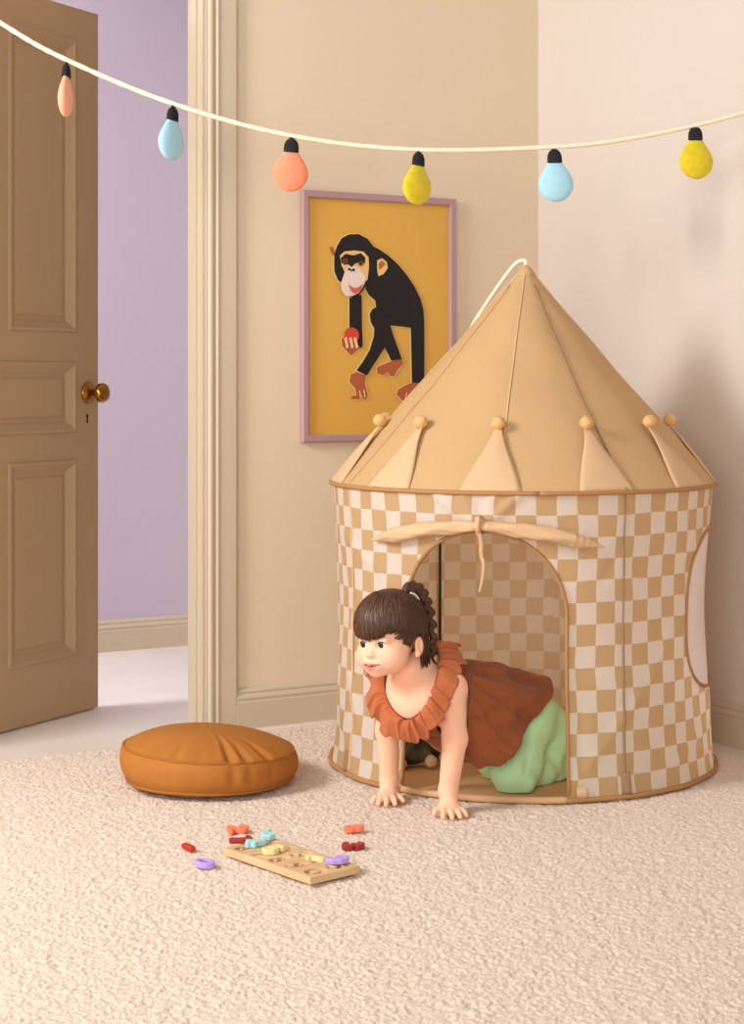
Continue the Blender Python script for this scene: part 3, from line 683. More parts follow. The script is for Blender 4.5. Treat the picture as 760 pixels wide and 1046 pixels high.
pc = {k: mat('piece_'+k, rgb(*c), .45, .4) for k, c in dict(red=(176, 44, 30), maroon=(150, 34, 30), orange=(238, 122, 86), lilac=(178, 150, 224), blue=(160, 212, 220), cream=(226, 206, 150)).items()}
BR = math.atan2(U1[1], U1[0]); top = BZ+BT+.0005
piece('I', pc['red'], ground(190, 869), .0, BR+1.5, 'red wooden bar-shaped piece alone on the rug left of the board', (0, PI/2-.15))
piece('0', pc['lilac'], ground(209, 886), .0, 1.25, 'lilac wooden ring piece on the rug in front of the puzzle board', (.10, 0), SWD=.0046)
piece('2', pc['orange'], ground(243, 850.5), .0, -1.3, 'orange wooden piece on the rug behind the puzzle board', (0, .1))
piece('8', pc['orange'], ground(362, 850), .0, -1.5, 'orange two-holed wooden piece on the rug behind the maroon one', (.10, 0), SWD=.0044)
piece('3', pc['maroon'], ground(361, 867), .0, -1.5, 'maroon wooden piece lying on the rug right of the board', (0, 0))
piece('7', pc['maroon'], ground(246, 861, top), top, -1.25, 'maroon wooden piece lying on the back end of the board', (0, 0))
piece('6', pc['blue'], ground(273, 856, top), top, .3, 'light blue wooden piece with a hole, the farther of the two', (.05, 0))
piece('4', pc['blue'], ground(260, 864, top), top, -1.0, 'light blue wooden piece, the nearer of the two on the board', (0, 0))
piece('5', pc['cream'], ground(279, 871, top), top, -.6, 'cream wooden piece on the board in front of the blue ones', (0, 0))
piece('1', pc['cream'], ground(322, 878, top), top-.004, .9, 'small cream wooden piece sunk in the middle of the board', (0, 0))
piece('9', pc['lilac'], ground(345, 882, top), top, -1.15, 'lilac wooden piece lying on the near right end of the board', (.04, 0))

# ------------------------------------------------------------------ soft toy lying inside the tent
def soft_toy():
    c = ground(428, 787, .01)+np.array([0, .03, 0]); g = empty('soft_toy', c); tag(g, 'small dark soft toy with pale feet lying inside the tent', 'soft toy')
    dk = mat('toy_plush', rgb(52, 46, 42), 1, .05, bump=(150, .8, .006), var=(28, rgb(110, 108, 88))); pl = mat('toy_foot_plush', rgb(206, 178, 146), 1, .05, bump=(150, .5, .004)); gn = mat('toy_band', rgb(170, 178, 130), 1, .05, bump=(150, .5, .004))
    Fd = Field(c+np.array([-.12, -.06, -.002]), c+np.array([.09, .09, .12]), .003)
    Fd.ell(c+np.array([-.02, .03, .036]), (.055, .036, .034), k=.01); Fd.ell(c+np.array([-.072, .02, .042]), (.032, .03, .03), k=.012)
    Fd.cone(c+np.array([-.09, .02, .066]), c+np.array([-.096, .022, .086]), .010, .008, k=.008); Fd.cone(c+np.array([-.062, .035, .068]), c+np.array([-.058, .038, .088]), .010, .008, k=.008)
    Fd.cone(c+np.array([.012, .012, .034]), c+np.array([.028, -.012, .022]), .017, .014, k=.01); Fd.cone(c+np.array([.02, .04, .03]), c+np.array([.055, .03, .018]), .017, .014, k=.01)
    Fd.cone(c+np.array([-.04, .0, .025]), c+np.array([-.045, -.025, .014]), .013, .012, k=.01)
    X, Y, Z = Fd.grids(); Fd.f = np.maximum(Fd.f, .0-Z+.001).astype(np.float32)
    mesh('body', *Fd.surface(), dk, g)
    for p, q in (((.027, -.010, .023), (.036, -.026, .016)), ((.054, .031, .018), (.068, .026, .016)), ((-.045, -.024, .015), (-.046, -.034, .015))):
        mesh('foot', *tube([c+np.array(p), c+np.array(p)*.6+np.array(q)*.4, c+np.array(p)*.2+np.array(q)*.8, c+np.array(q)], [.0145, .016, .0155, .008], 12), pl, g)
    mesh('neck_band', *tube([c+np.array([-.045+.0*t, .028+.036*math.cos(t), .038+.034*math.sin(t)]) for t in np.linspace(0, 2*PI, 25)], .005, 8), gn, g)
soft_toy()
# ------------------------------------------------------------------ toddler crawling out of the tent
def child():
    A = lambda *p: np.array(p, float)
    base = A(.24, 4.14, 0.)
    g = empty('person', base); tag(g, 'toddler in rust ruffled top and mint trousers crawling out of the tent', 'person')
    # body axes
    HD = A(-.67, -.74, 0); HD /= np.linalg.norm(HD); LF = A(-HD[1], HD[0], 0); LF = LF*np.sign(LF[0]); UP = A(0, 0, 1)
    # head frame
    yaw = math.radians(34); HCn = A(.036, 4.0, .412)
    hf = A(-math.sin(yaw), -math.cos(yaw), 0.); hl = A(math.cos(yaw), -math.sin(yaw), 0.)
    rl = math.radians(-3); hu = UP*math.cos(rl)+hl*math.sin(rl); hl = hl*math.cos(rl)-UP*math.sin(rl)
    def H(x, y, z): return HCn+x*hl+y*hf+z*hu
    AX = (hl, hf, hu)
    shL, shR = A(.178, 4.012, .284), A(.052, 4.118, .288)
    wrL, wrR = A(.173, 4.028, .034), A(.040, 4.150, .034)
    elL, elR = A(.188, 4.020, .168), A(.036, 4.132, .168)
    neck = A(.098, 4.055, .335); chest = A(.135, 4.088, .250); belly = A(.245, 4.195, .195); pelv = A(.345, 4.300, .178)
    skin = mat('skin', rgb(242, 190, 160), .5, .35, sss=.25, bump=(60, .04, .002))
    h = .002
    Fd = Field((-.09, 3.89, -.004), (.52, 4.53, .53), h)
    # --- head
    Fd.ell(H(0, -.012, .020), (.070, .084, .071), AX, 0)
    Fd.ell(H(0, .016, -.040), (.0565, .056, .054), AX, .02)
    for s in (1, -1):
        Fd.ell(H(s*.033, .035, -.051), (.025, .029, .026), AX, .02)     # cheek
        Fd.ell(H(s*.022, .060, -.012), (.016, .010, .007), AX, .012)    # brow
    Fd.ell(H(0, .053, -.081), (.018, .016, .0125), AX, .014)            # chin
    Fd.cone(H(0, .063, -.022), H(0, .0725, -.038), .0050, .0065, .010)  # nose
    Fd.ell(H(0, .0760, -.0415), (.0066, .0066, .0056), AX, .006)
    for s in (1, -1): Fd.ell(H(s*.0074, .0715, -.0430), (.0042, .0050, .0040), AX, .004)
    for s in (1, -1): Fd.ell(H(s*.0040, .0752, -.0470), (.0022, .003, .0018), AX, .001, cut=True)
    Fd.ell(H(0, .0665, -.066), (.022, .012, .013), AX, .012)            # muzzle
    Fd.cone(H(-.016, .0685, -.0612), H(0, .0768, -.0622), .0026, .0040, .004); Fd.cone(H(.016, .0685, -.0612), H(0, .0768, -.0622), .0026, .0040, .004)
    Fd.cone(H(-.013, .0695, -.0678), H(0, .0752, -.0705), .0030, .0046, .004); Fd.cone(H(.013, .0695, -.0678), H(0, .0752, -.0705), .0030, .0046, .004)
    for a, b in (((-.0225, .0640, -.0618), (-.009, .0762, -.0655)), ((-.009, .0762, -.0655), (.009, .0762, -.0655)), ((.009, .0762, -.0655), (.0225, .0640, -.0618))):
        Fd.cone(H(*a), H(*b), .0011, .0016, .0025, cut=True)
    for s in (1, -1):                                                   # eye openings
        Fd.ell(H(s*.0243, .0730, -.0195), (.0148, .0135, .0076), AX, .004, cut=True)
        Fd.ell(H(s*.0715, -.016, -.030), (.0075, .014, .022), AX, .005) # ear
        Fd.ell(H(s*.0795, -.012, -.027), (.0065, .0085, .014), AX, .003, cut=True)
        Fd.ell(H(s*.072, -.008, -.048), (.006, .007, .007), AX, .005)
    # --- neck, trunk
    Fd.cone(H(0, -.026, -.055), neck, .030, .034, .012)
    Fd.cone(neck, chest, .036, .062, .02); Fd.cone(neck+A(-.002, -.004, -.02), A(.104, 4.030, .246), .036, .046, .02)
    Fd.cone(shL, shR, .036, .036, .025); Fd.ell(A(.100, 4.045, .262), (.082, .056, .062), (LF, HD, UP), .03)
    for s in (1, -1):
        Fd.cone(chest+LF*s*.028, belly+LF*s*.030, .060, .062, .02); Fd.cone(belly+LF*s*.030, pelv+LF*s*.030, .062, .050, .02)
    # --- arms
    Fd.cone(shL, elL, .0335, .0275, .02); Fd.cone(elL, wrL+A(0, 0, .01), .0285, .0215, .012)
    Fd.cone(shR, elR, .0325, .0265, .02); Fd.cone(elR, wrR+A(0, 0, .01), .0275, .0210, .012)
    # --- hands, palms flat on the rug
    def hand(wr, dr, side):
        dr = A(*dr, 0); dr /= np.linalg.norm(dr); th = A(-dr[1], dr[0], 0)*side     # th: towards the thumb
        k0 = wr*A(1, 1, 0); P = lambda a, b, z: k0+dr*a+th*b+A(0, 0, z)
        Fd.cone(wr+A(0, 0, .012), P(.016, 0, .019), .0205, .016, .012)
        Fd.cone(P(.014, .010, .0165), P(.046, .0165, .0125), .0150, .0095, .010)
        Fd.cone(P(.014, -.008, .0155), P(.044, -.0165, .0115), .0145, .0090, .010)
        Fd.cone(P(.018, .0, .0175), P(.050, .0, .0130), .0155, .0100, .010)
        for b0, a0, ln, sp in ((.0190, .041, .027, .36), (.0066, .046, .031, .10), (-.0062, .045, .028, -.14), (-.0180, .040, .023, -.38)):
            d = (math.cos(sp), math.sin(sp)); z0 = .0125
            k1 = P(a0, b0, z0); k2 = P(a0+d[0]*ln*.45, b0+d[1]*ln*.45, .0145); k3 = P(a0+d[0]*ln*.78, b0+d[1]*ln*.78, .0098); k4 = P(a0+d[0]*ln, b0+d[1]*ln, .0058)
            Fd.cone(k1, k2, .0074, .0069, .003); Fd.cone(k2, k3, .0068, .0062, .002); Fd.cone(k3, k4, .0062, .0054, .002)
        t0 = P(.012, .016, .0135); t1 = P(.026, .032, .0115); t2 = P(.037, .041, .0075)
        Fd.cone(t0, t1, .0105, .0078, .006); Fd.cone(t1, t2, .0076, .0058, .002)
    hand(wrL, (.20, -.98), -1); hand(wrR, (-.22, -.97), 1)
    # --- legs
    hipL, knL, anL = pelv+LF*.042, A(.336, 4.215, .050), A(.470, 4.365, .036)
    hipR, knR, anR = pelv-LF*.045, A(.318, 4.345, .050), A(.432, 4.470, .036)
    for hp, kn, an in ((hipL, knL, anL), (hipR, knR, anR)):
        Fd.cone(hp, kn, .046, .040, .02); Fd.cone(kn, an, .038, .026, .012)
    Fd.f = np.maximum(Fd.f, .0006-Fd.grids()[2]).astype(np.float32)
    V, Q = Fd.surface(); V = relax(V, Q, 1, .35)
    # lips and blush by place on the face
    ctr = V[Q].mean(1)-HCn; x, y, z = ctr@hl, ctr@hf, ctr@hu
    smile = .0036*(np.abs(x)/.021)**2; up = -.0625+.0025*np.exp(-((np.abs(x)-.0045)/.004)**2)+smile*.7; lo = -.0745+.0085*(np.abs(x)/.021)**2.2+smile
    lipm = (np.abs(x) < .0215) & (y > .058) & (z < up+.0018*(1-(x/.0215)**2)) & (z > lo)
    lipc = (np.abs(x) < .0225) & (y > .058) & (np.abs(z+.0655-smile) < .0013)
    mi = np.zeros(len(Q), np.int32); mi[lipm] = 1; mi[lipc] = 2
    for s in (1, -1):
        bl = ((x-s*.038)/.017)**2+((z+.048)/.014)**2 < 1; mi[bl & (y > .02)] = 3
    lip = mat('lips', rgb(212, 126, 116), .4, .4); lipin = mat('lip_line', rgb(136, 52, 50), .5, .3); blush = mat('rosy_cheek', rgb(242, 184, 156), .5, .35, sss=.25)
    body = mesh('body', V, Q, [skin, lip, lipin, blush], g, mi=mi)
    # --- eyes, lashes, brows
    ew = mat('eye_white', rgb(240, 232, 228), .15, .5); iris = mat('dark_brown_iris', rgb(48, 26, 18), .12, .5); pup = mat('pupil', rgb(10, 6, 5), .1, .5); lash = mat('lash', rgb(44, 26, 20), .8, .2); brow = mat('brow_hair', rgb(104, 66, 44), .8, .2)
    gz = hf*.93-hl*.12-hu*.03; gz /= np.linalg.norm(gz)
    for s in (1, -1):
        c = H(s*.0240, .0548, -.0195); r = .0126
        v, f = lathe([(r*math.sin(t), r*math.cos(t)) for t in np.linspace(.02, PI-.02, 30)], 30, c, gz)
        ang = [math.degrees(math.acos(max(-1, min(1, float(((np.mean(v[q], axis=0)-c)/r)@gz))))) for q in f]
        mi = [2 if a < 14 else 1 if a < 40 else 0 for a in ang]
        mesh('eye', v, f, [ew, iris, pup], g, mi=mi)
        pts = [H(s*.0240+s*t*.0128, .0548+math.sqrt(max(r*r*1.12-(t*.0105)**2-.0055**2, 0))-.0012*(t > .6), -.0195+.0062*(1-abs(t)**2.2)-.0002+.0014*(t > .75)) for t in np.linspace(-1, 1.1, 15)]
        mesh('eyelash', *tube(pts, np.linspace(.0005, .0012, 15), 6), lash, g)
        pts = [H(s*(.013+.024*t), .0690-.0135*t**1.6, -.0035+.005*math.sin(PI*t*.75)) for t in np.linspace(0, 1, 12)]
        mesh('eyebrow', *tube(pts, .0016*np.sin(np.linspace(.5, PI-.15, 12)), 6), brow, g)
    # --- hair: combed cap, fringe strands, braid
    hm = bpy.data.materials.new('dark_brown_hair'); hm.use_nodes = True; nt = hm.node_tree; b = nt.nodes['Principled BSDF']
    b.inputs['Roughness'].default_value = .42; b.inputs['Specular IOR Level'].default_value = .45
    at_ = nt.nodes.new('ShaderNodeUVMap'); nz = nt.nodes.new('ShaderNodeTexNoise'); nz.inputs['Scale'].default_value = 1; nz.inputs['Detail'].default_value = 4; rp = nt.nodes.new('ShaderNodeValToRGB')
    rp.color_ramp.elements[0].color = rgb(44, 25, 16); rp.color_ramp.elements[1].color = rgb(104, 66, 42); rp.color_ramp.elements[0].position = .35; rp.color_ramp.elements[1].position = .72
    nt.links.new(at_.outputs[0], nz.inputs['Vector']); nt.links.new(nz.outputs['Fac'], rp.inputs['Fac']); nt.links.new(rp.outputs['Color'], b.inputs['Base Color'])
    bp = nt.nodes.new('ShaderNodeBump'); bp.inputs['Strength'].default_value = .5; bp.inputs['Distance'].default_value = .003; nt.links.new(nz.outputs['Fac'], bp.inputs['Height']); nt.links.new(bp.outputs[0], b.inputs['Normal'])
    # lower hair line as a height for each bearing round the head (0 = face, + = her left)
    hb = [(-180, -.075), (-110, -.072), (-96, -.06), (-84, -.03), (-74, -.02), (-60, -.012), (-40, -.008), (-20, -.009), (0, -.010), (14, -.008), (26, -.002), (36, .005), (48, .004), (58, -.002), (66, -.008), (76, -.013), (82, -.014), (88, -.013), (97, -.012), (106, -.040), (114, -.066), (130, -.072), (180, -.075)]
    hx, hy = [q[0] for q in hb], [q[1] for q in hb]
    rc, rr_ = A(0, -.014, .018), A(.0775, .0925, .0800)
    def shell(phi, lat, off=0):              # point of the hair surface; phi bearing in degrees, lat angle from the crown (0) downward
        p = math.radians(phi); t = lat; q = 1+off
        return np.array([rr_[0]*math.sin(t)*math.sin(p), rr_[1]*math.sin(t)*math.cos(p), rr_[2]*math.cos(t)])*q+rc
    CR = (0., -.035)                         # crown whorl towards the back
    nph, nl = 240, 46; v = []; uvs = []; f = []
    for i in range(nph):
        phi = -180+360*i/nph; zb = float(np.interp(phi, hx, hy)); ct = max(-1, min(1, (zb-rc[2])/rr_[2])); lmax = math.acos(ct)
        jag = .02*math.sin(i*1.7)+.025*math.sin(i*.61+1)
        for j in range(nl):
            u = j/(nl-1); lat = u*(lmax+jag*(u**3)); groove = .010*math.sin(i*1.05+3*math.sin(u*2+i*.05))*u+.010*math.sin(i*.37+2.)*u
            fr = math.exp(-(phi/48)**2); puff = .03*math.sin(PI*u)*fr+.02*fr*u; tuck = -.05*max(u-.93, 0)/.07
            if abs(phi) > 100: tuck -= .07*max(u-.55, 0)
            v.append(H(*shell(phi, lat, groove+puff+tuck))); uvs.append((i*.9, u*2.2))
        for j in range(nl-1): f.append([i*nl+j, i*nl+j+1, ((i+1) % nph)*nl+j+1, ((i+1) % nph)*nl+j])
    V1 = np.array(v); parts_v = [V1]; parts_f = list(f); nn = len(V1); uv = list(uvs)
    rng = random.Random(3)
    def lock(pts, r, fl=.55):
        nonlocal nn
        m = len(pts); vv, ff = tube(pts, [r*(.55+.45*math.sin(PI*min(t*1.6+.12, 1)*.5))*(1 if t < .6 else max(1-((t-.6)/.4)**2, .05)) for t in np.linspace(0, 1, m)], 6, flat=(1, fl))
        parts_v.append(vv); parts_f.extend([[i+nn for i in q] for q in ff]); nn += len(vv)
        o = rng.uniform(0, 300); uv.extend([(o+(q % 6)*.5, (q//6)/m*2.2) for q in range(len(vv))])
    for _ in range(330):                     # strands from the crown to the hair line
        phi = rng.choice([rng.gauss(0, 32), rng.uniform(-75, 100), rng.uniform(-75, 100)]); d = rng.uniform(-7, 7); zb = float(np.interp(phi+d, hx, hy)); lm = math.acos(max(-1, min(1, (zb-rc[2])/rr_[2])))+(rng.uniform(-.07, .04) if abs(phi) < 22 else rng.uniform(-.14, -.06) if abs(phi) < 72 else rng.uniform(-.07, .0))
        l0 = rng.uniform(.2, .75)*lm; pts = []
        for t in np.linspace(0, 1, 14):
            u = (l0+(lm-l0)*t)/max(lm, .01); fr = math.exp(-(phi/48)**2); pts.append(H(*shell(phi+d*t, l0+(lm-l0)*t, .030*math.sin(PI*min(u, 1))*fr+.02*fr*u+.012+rng.uniform(-.002, .002))))
        lock(pts, rng.uniform(.0015, .0032))
    for _ in range(110):                     # side hair drawn back towards the braid
        z0 = rng.uniform(-.01, .07); p0 = rng.uniform(42, 66); z1 = rng.uniform(.0, .055); pts = []
        for t in np.linspace(0, 1, 16):
            phi = p0+(150-p0)*t; z = z0+(z1-z0)*t+.012*math.sin(PI*t); z = min(z, .09); lt = math.acos(max(-1, min(1, (z-rc[2])/rr_[2]))); pts.append(H(*shell(phi, lt, .014+rng.uniform(-.003, .004))))
        lock(pts, rng.uniform(.0018, .0032))
    for _ in range(120):                     # hair behind the ear down to the nape
        p0 = rng.choice([rng.uniform(92, 150), rng.uniform(-180, -92), rng.uniform(150, 180)]); pr_ = math.radians(p0); e = A(.060*math.sin(pr_), -.030+.052*math.cos(pr_), -.074+rng.uniform(-.016, .006)); pts = []
        z0 = rng.uniform(-.01, .03); s_ = shell(p0, math.acos(max(-1, min(1, (z0-rc[2])/rr_[2]))), .004); mdl = (s_+e)/2*A(1.07, 1.07, 1)
        for t in np.linspace(0, 1, 12): pts.append(H(*((1-t)**2*s_+2*t*(1-t)*mdl+t*t*e)))
        lock(pts, rng.uniform(.0026, .0042))
    for _ in range(80):                      # loose hair gathered towards the end of the braid
        s_ = H(*shell(rng.uniform(104, 165), math.acos((rng.uniform(-.03, .02)-rc[2])/rr_[2]), .006)); e = at(435+rng.uniform(-8, 4), 686+rng.uniform(-12, 14), 4.035+rng.uniform(-.008, .012)); mdl = (s_+e)/2+A(.004, -.012, rng.uniform(-.004, .004)); pts = []
        for t in np.linspace(0, 1, 12): pts.append((1-t)**2*s_+2*t*(1-t)*mdl+t*t*e)
        lock(pts, rng.uniform(.0018, .0034))
    for _ in range(70):                      # fine wisps before the ear and at the temple
        p0 = rng.uniform(60, 82); z0 = rng.uniform(.0, .03); ln = rng.uniform(.02, .075); pts = []
        for t in np.linspace(0, 1, 10):
            z = z0-ln*t; lt = math.acos(max(-1, min(1, (z-rc[2])/rr_[2]))); k = 1-.22*max(-z/.07, 0)**1.3
            s_ = shell(p0-3*t+rng.uniform(-.6, .6), lt, .01); s_ = A(s_[0]*k, s_[1]*k, s_[2]); pts.append(H(*s_))
        lock(pts, rng.uniform(.0008, .0015), 1)
    hair = mesh('hair', np.vstack(parts_v), parts_f, hm, g)
    l = hair.data.uv_layers.new(name='UVMap'); li = np.empty(len(hair.data.loops), np.int32); hair.data.loops.foreach_get('vertex_index', li); l.data.foreach_set('uv', np.array(uv, np.float32)[li].ravel())
    # braid from the crown down behind the left ear
    bp_ = [(416, 602, 4.02), (424, 600, 4.035), (432, 608, 4.045), (438, 624, 4.05), (441, 645, 4.05), (441, 668, 4.05), (438, 688, 4.045), (434, 702, 4.04)]
    P = spline([at(*q) for q in bp_], 10); bm_ = mat('braid_hair', rgb(54, 32, 24), .45, .45, bump=(220, .8, .003), var=(60, rgb(82, 52, 36)))
    FB = Field(P.min(0)-.03, P.max(0)+.03, .0016); T = np.gradient(P, axis=0); T /= np.linalg.norm(T, axis=1)[:, None]
    S = np.linspace(0, 1, len(P))
    for i in range(0, len(P), 3):
        sd = 1 if (i//3) % 2 else -1; side = np.cross(T[i], A(0, -1, .2)); side /= np.linalg.norm(side); r = .0118*(1-.22*S[i])
        ax0 = T[i]*.8+side*sd*.6; ax0 /= np.linalg.norm(ax0); ax1 = np.cross(ax0, A(0, -1, 0)); ax1 /= np.linalg.norm(ax1); ax2 = np.cross(ax0, ax1)
        FB.ell(P[i]+side*sd*r*.26, (r*1.45, r*.86, r*.85), (ax0, ax1, ax2), .002)
    mesh('braid', *FB.surface(), bm_, g)
    hw = mat('white_ribbon', rgb(236, 232, 226), .4, .4)
    rb = spline([at(419, 605.5, 4.012), at(425, 608, 4.022), at(430, 617, 4.030), at(433.5, 628, 4.035)], 8)
    tag(mesh('hair_tie', *tube(rb, np.linspace(.0022, .0014, len(rb)), 8), hw, g), 'thin white hair ribbon along the braid')

    # --- rust blouse
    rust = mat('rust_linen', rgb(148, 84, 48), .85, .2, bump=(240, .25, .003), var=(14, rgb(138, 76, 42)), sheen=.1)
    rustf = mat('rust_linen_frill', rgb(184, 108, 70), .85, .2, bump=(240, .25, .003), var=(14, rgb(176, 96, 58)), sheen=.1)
    FS = Field((-.06, 3.90, .03), (.50, 4.45, .40), .0025)
    hemT, hemB = A(.376, 4.278, .232), A(.218, 4.115, .062)
    for s in (1, -1):
        FS.cone(chest+LF*s*.024+A(0, 0, .004), belly+LF*s*.034+A(0, 0, .036), .070, .078, .02)
        FS.cone(belly+LF*s*.034+A(0, 0, .036), pelv+LF*s*.040+A(.012, .012, .016), .078, .080, .02)
        FS.cone(chest+LF*s*.020+A(.01, .01, -.02), A(.268, 4.172, .128)+LF*s*.034, .058, .066, .03)
    FS.cone(shL*A(1, 1, 1)+A(.0, .004, .004), shR+A(0, .004, .004), .042, .042, .03)
    X, Y, Z = FS.grids()
    NC = A(.098, 4.048, .281); NN = A(-.416, -.683, .600)*1.0; NN /= np.linalg.norm(NN)
    un = (X-NC[0])*HD[0]+(Y-NC[1])*HD[1]; lt = (X-NC[0])*LF[0]+(Y-NC[1])*LF[1]
    fold = .0036*np.sin(lt*120+un*14+Z*34)*np.clip(-un/.15, 0, 1)+.0016*np.sin(un*42-Z*60+1.2)*np.clip((.30-Z)/.12, 0, 1)+.0016*np.sin(Z*95+un*52+lt*40)*np.clip(-un/.1, 0, 1)
    pb = -un; ang = np.arctan2(.335-Z, pb-.01); dist = np.sqrt((.335-Z)**2+(pb-.01)**2)
    fold = fold+.0034*np.sin(ang*23+.8*np.sin(dist*22))*np.clip((dist-.05)/.09, 0, 1)+.0018*np.sin(ang*41+2)*np.clip((dist-.08)/.1, 0, 1)
    d = FS.f-fold
    hn = np.cross(hemT-hemB, LF); hn /= np.linalg.norm(hn); hn = hn*np.sign(hn@(-HD)+1e-9)
    hd = (X-hemT[0])*hn[0]+(Y-hemT[1])*hn[1]+(Z-hemT[2])*hn[2]; q = (X-hemB[0])*LF[0]+(Y-hemB[1])*LF[1]
    hd = hd-.005*np.sin(q*42)-.003*np.sin(q*90+1)
    d = np.maximum(d, -(d+.0045))
    d = np.maximum(d, hd)
    nd = (X-NC[0])*NN[0]+(Y-NC[1])*NN[1]+(Z-NC[2])*NN[2]
    d = np.maximum(d, nd-.004)
    pr_ = np.sqrt(np.maximum((X-NC[0])**2+(Y-NC[1])**2+(Z-NC[2])**2-nd**2, 0)); d = np.maximum(d, -np.maximum(pr_-.072, -.075-nd))
    for a, b in ((shL+A(.012, -.012, .010), elL), (shR+A(-.012, .012, .010), elR)):
        ba = b-a; L2 = ba@ba; t = np.clip(((X-a[0])*ba[0]+(Y-a[1])*ba[1]+(Z-a[2])*ba[2])/L2, 0, 1)
        dd = np.sqrt((X-a[0]-t*ba[0])**2+(Y-a[1]-t*ba[1])**2+(Z-a[2]-t*ba[2])**2)-.043; d = np.maximum(d, -dd)
    FS.f = d.astype(np.float32); V, Q = FS.surface(); V = relax(V, Q, 2)
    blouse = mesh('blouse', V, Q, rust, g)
    # frill round the neckline
    KB, KR, KL, KT = A(.084, 3.995, .214), A(.034, 4.080, .300), A(.150, 4.000, .312), A(.132, 4.100, .356)
    c = (KB+KR+KL+KT)/4; n = 420; m = 14; v = []
    ctrl = [KB, KB*.5+KL*.5+(KB*.5+KL*.5-c)*.38, KL, KL*.5+KT*.5+(KL*.5+KT*.5-c)*.38, KT, KT*.5+KR*.5+(KT*.5+KR*.5-c)*.38, KR, KR*.5+KB*.5+(KR*.5+KB*.5-c)*.38]
    cl = spline([ctrl[-1]]+ctrl+[ctrl[0], ctrl[1]], 60)[60:60*9+1]; idx = np.linspace(0, len(cl)-1, n+1)[:-1]; ring = np.stack([np.interp(idx, np.arange(len(cl)), cl[:, k]) for k in range(3)], 1)
    tng = np.roll(ring, -1, 0)-np.roll(ring, 1, 0); tng /= np.linalg.norm(tng, axis=1)[:, None]
    rnd = np.random.default_rng(4); ph = np.cumsum(.7+.6*rnd.random(n)); ph = ph/ph[-1]*2*PI*27
    amp = .75+.5*np.sin(np.arange(n)*.11)+.25*np.sin(np.arange(n)*.043+1)
    for i in range(n):
        rad = ring[i]-c; rad -= tng[i]*(rad@tng[i]); rad /= np.linalg.norm(rad); nr = NN-rad*(NN@rad); nr /= np.linalg.norm(nr)
        wd = (.034+.026*max(rad@(-LF), 0)**1.0+.016*max(rad@A(0, 0, 1), 0)+.016*max(rad@(LF*.7-HD*.7), 0))*(1+.10*math.sin(ph[i]*.37)+.06*math.sin(ph[i]*.61+1))
        for j in range(m):
            u = j/(m-1); w_ = u**.8
            lift = .012*math.sin(PI*min(u*1.15, 1))*1.0-.020*u*u; a = (.0025+.0085*u)*amp[i]
            p = ring[i]+rad*wd*u*.93+nr*(.006+lift+a*(.75*math.sin(ph[i]+.6*math.sin(u*3+i*.02))+.45*math.sin(ph[i]*1.83+2*u+1)*(1-.4*u)+.3*math.sin(ph[i]*.41)))+tng[i]*.004*u*math.sin(ph[i]*1.0+1.3)+A(0, 0, -.012)*u*u
            v.append(p)
    f = [[i*m+j, i*m+j+1, ((i+1) % n)*m+j+1, ((i+1) % n)*m+j] for i in range(n) for j in range(m-1)]
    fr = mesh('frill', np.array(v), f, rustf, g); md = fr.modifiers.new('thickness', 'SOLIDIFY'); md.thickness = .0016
    nb = np.array([ring[i] for i in range(0, n, 6)]+[ring[0]]); mesh('neck_shade_binding', *tube(nb+NN*.005, .0028, 8), mat('rust_shade_binding', rgb(96, 46, 28), .8, .2), g)  # binding coloured dark to stand for the shadow inside the blouse

    # --- mint trousers
    mint = mat('mint_cotton', rgb(182, 222, 170), .85, .2, bump=(200, .2, .003), var=(8, rgb(176, 216, 164)), sheen=.1)
    FT = Field((.16, 4.06, -.002), (.56, 4.58, .30), .0025)
    for hp, kn, an in ((hipL, knL, anL), (hipR, knR, anR)):
        FT.cone(hp+A(.006, .006, -.006), kn+A(.0, .0, .006), .066, .053, .02); FT.cone(kn+A(.01, .01, .002), an, .053, .041, .02)
        FT.ell(kn+A(-.002, -.004, -.004), (.054, .054, .048), k=.02)
    FT.ell(pelv+A(.024, .024, .0), (.080, .080, .062), k=.03)
    FT.ell(hipL*.5+anL*.5+A(.01, .012, .012), (.062, .062, .070), k=.03); FT.ell(hipR*.5+anR*.5+A(.01, .0, .012), (.055, .055, .060), k=.03)
    X, Y, Z = FT.grids(); un = (X-knL[0])*HD[0]+(Y-knL[1])*HD[1]; lt = (X-knL[0])*LF[0]+(Y-knL[1])*LF[1]
    fold = .0030*np.sin(un*70+Z*55+.5)*np.clip((.16-Z)/.1, 0, 1)+.0028*np.sin(lt*50-Z*70+un*45)+.0022*np.sin(un*130-Z*40+2)*np.clip((.10-Z)/.06, 0, 1)
    for p0, p1, am in ((A(.372, 4.19, .135), A(.360, 4.17, .06), .006), (A(.43, 4.27, .115), A(.40, 4.23, .05), .006), (A(.40, 4.22, .19), A(.36, 4.17, .12), .004)):
        ba = p1-p0; L2 = ba@ba; t = np.clip(((X-p0[0])*ba[0]+(Y-p0[1])*ba[1]+(Z-p0[2])*ba[2])/L2, 0, 1); dd = (X-p0[0]-t*ba[0])**2+(Y-p0[1]-t*ba[1])**2+(Z-p0[2]-t*ba[2])**2; fold = fold-am*np.exp(-dd/.010**2)
    d = FT.f-fold*.8
    for an, kn in ((anL, knL), (anR, knR)):
        t = an-kn; t /= np.linalg.norm(t); d = np.maximum(d, ((X-an[0])*t[0]+(Y-an[1])*t[1]+(Z-an[2])*t[2])-.004)
    d = np.maximum(d, .009-Z)
    FT.f = d.astype(np.float32); V, Q = FT.surface(); V = relax(V, Q, 2)
    mesh('trousers', V, Q, mint, g)
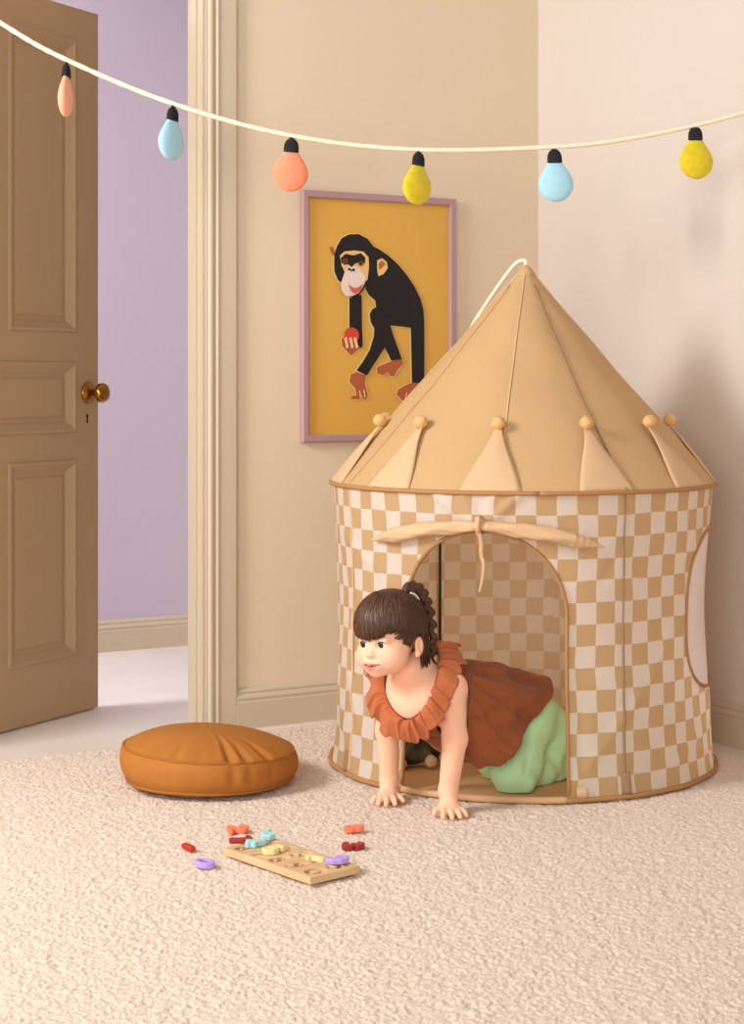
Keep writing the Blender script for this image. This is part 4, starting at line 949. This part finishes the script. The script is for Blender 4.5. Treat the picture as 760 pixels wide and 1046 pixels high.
    # --- shoes behind the ankles
    sm = mat('brown_shoe', rgb(122, 80, 52), .6, .3, bump=(80, .2, .002)); st = mat('shoe_strap', rgb(30, 26, 24), .6, .3)
    for an in (anL, anR):
        bk = -HD; sh = Field(an+A(-.06, -.06, -.05), an+A(.12, .13, .10), .0025)
        sh.cone(an+bk*.028+A(0, 0, .030), an+bk*.046+A(0, 0, -.012), .0275, .0235, .01); sh.cone(an+bk*.046+A(0, 0, -.010), an+bk*.030+A(0, 0, -.016), .022, .017, .01); sh.cone(an+bk*.012+A(0, 0, .02), an+bk*.03+A(0, 0, .03), .026, .027, .01)
        sh.f = np.maximum(sh.f, .010-sh.grids()[2]).astype(np.float32)
        o = mesh('shoe', *sh.surface(), sm, g)
        P = [an+bk*.036+A(0, 0, .012)+.0275*(math.cos(t)*LF+math.sin(t)*(bk*.85+A(0, 0, .5))) for t in np.linspace(0, 2*PI, 25)]
        tag(mesh('strap', *tube(P, .004, 8), st, o), 'black shoe strap')
child()
# ------------------------------------------------------------------ light and camera
def area(name, loc, target, size, power, col, size_y=None):
    l = bpy.data.lights.new(name, 'AREA'); l.energy = power; l.color = col; l.size = size
    if size_y: l.shape = 'RECTANGLE'; l.size_y = size_y
    o = bpy.data.objects.new(name, l); COL.objects.link(o); o.location = Vector(loc)
    o.rotation_euler = (Vector(target)-Vector(loc)).to_track_quat('-Z', 'Y').to_euler(); return o
area('studio_window_light', (-2.75, 2.45, 2.35), (.45, 4.7, .75), 1.05, 140, (1, .97, .93))
area('studio_added_fill', (-.95, -1.3, 1.4), (.2, 4.6, .5), 2.2, 142, (1, .955, .90))  # added fill behind the camera, brightens the tent front and interior
area('hall_light', W(3.1, -.75, 1.9), W(1.4, -1.5, 1.3), .9, 80, (.96, .96, 1))
w = bpy.data.worlds.new('World'); bpy.context.scene.world = w; w.use_nodes = True
w.node_tree.nodes['Background'].inputs[0].default_value = (1, .90, .80, 1); w.node_tree.nodes['Background'].inputs[1].default_value = .42
cam = bpy.data.cameras.new('camera'); cam.sensor_width = 36; cam.lens = 36*F/1046; cam.shift_y = -(523-HY)/1046; cam.clip_start = .05
co = bpy.data.objects.new('camera', cam); COL.objects.link(co); co.location = (0, 0, HC); co.rotation_euler = (PI/2, 0, 0)
sc = bpy.context.scene; sc.camera = co
sc.view_settings.view_transform = 'Standard'; sc.view_settings.look = 'None'; sc.view_settings.gamma = 1; sc.view_settings.exposure = 0; sc.view_settings.use_curve_mapping = False
sc.cycles.max_bounces = 12; sc.cycles.diffuse_bounces = 8; sc.cycles.transmission_bounces = 8; sc.cycles.use_denoising = True
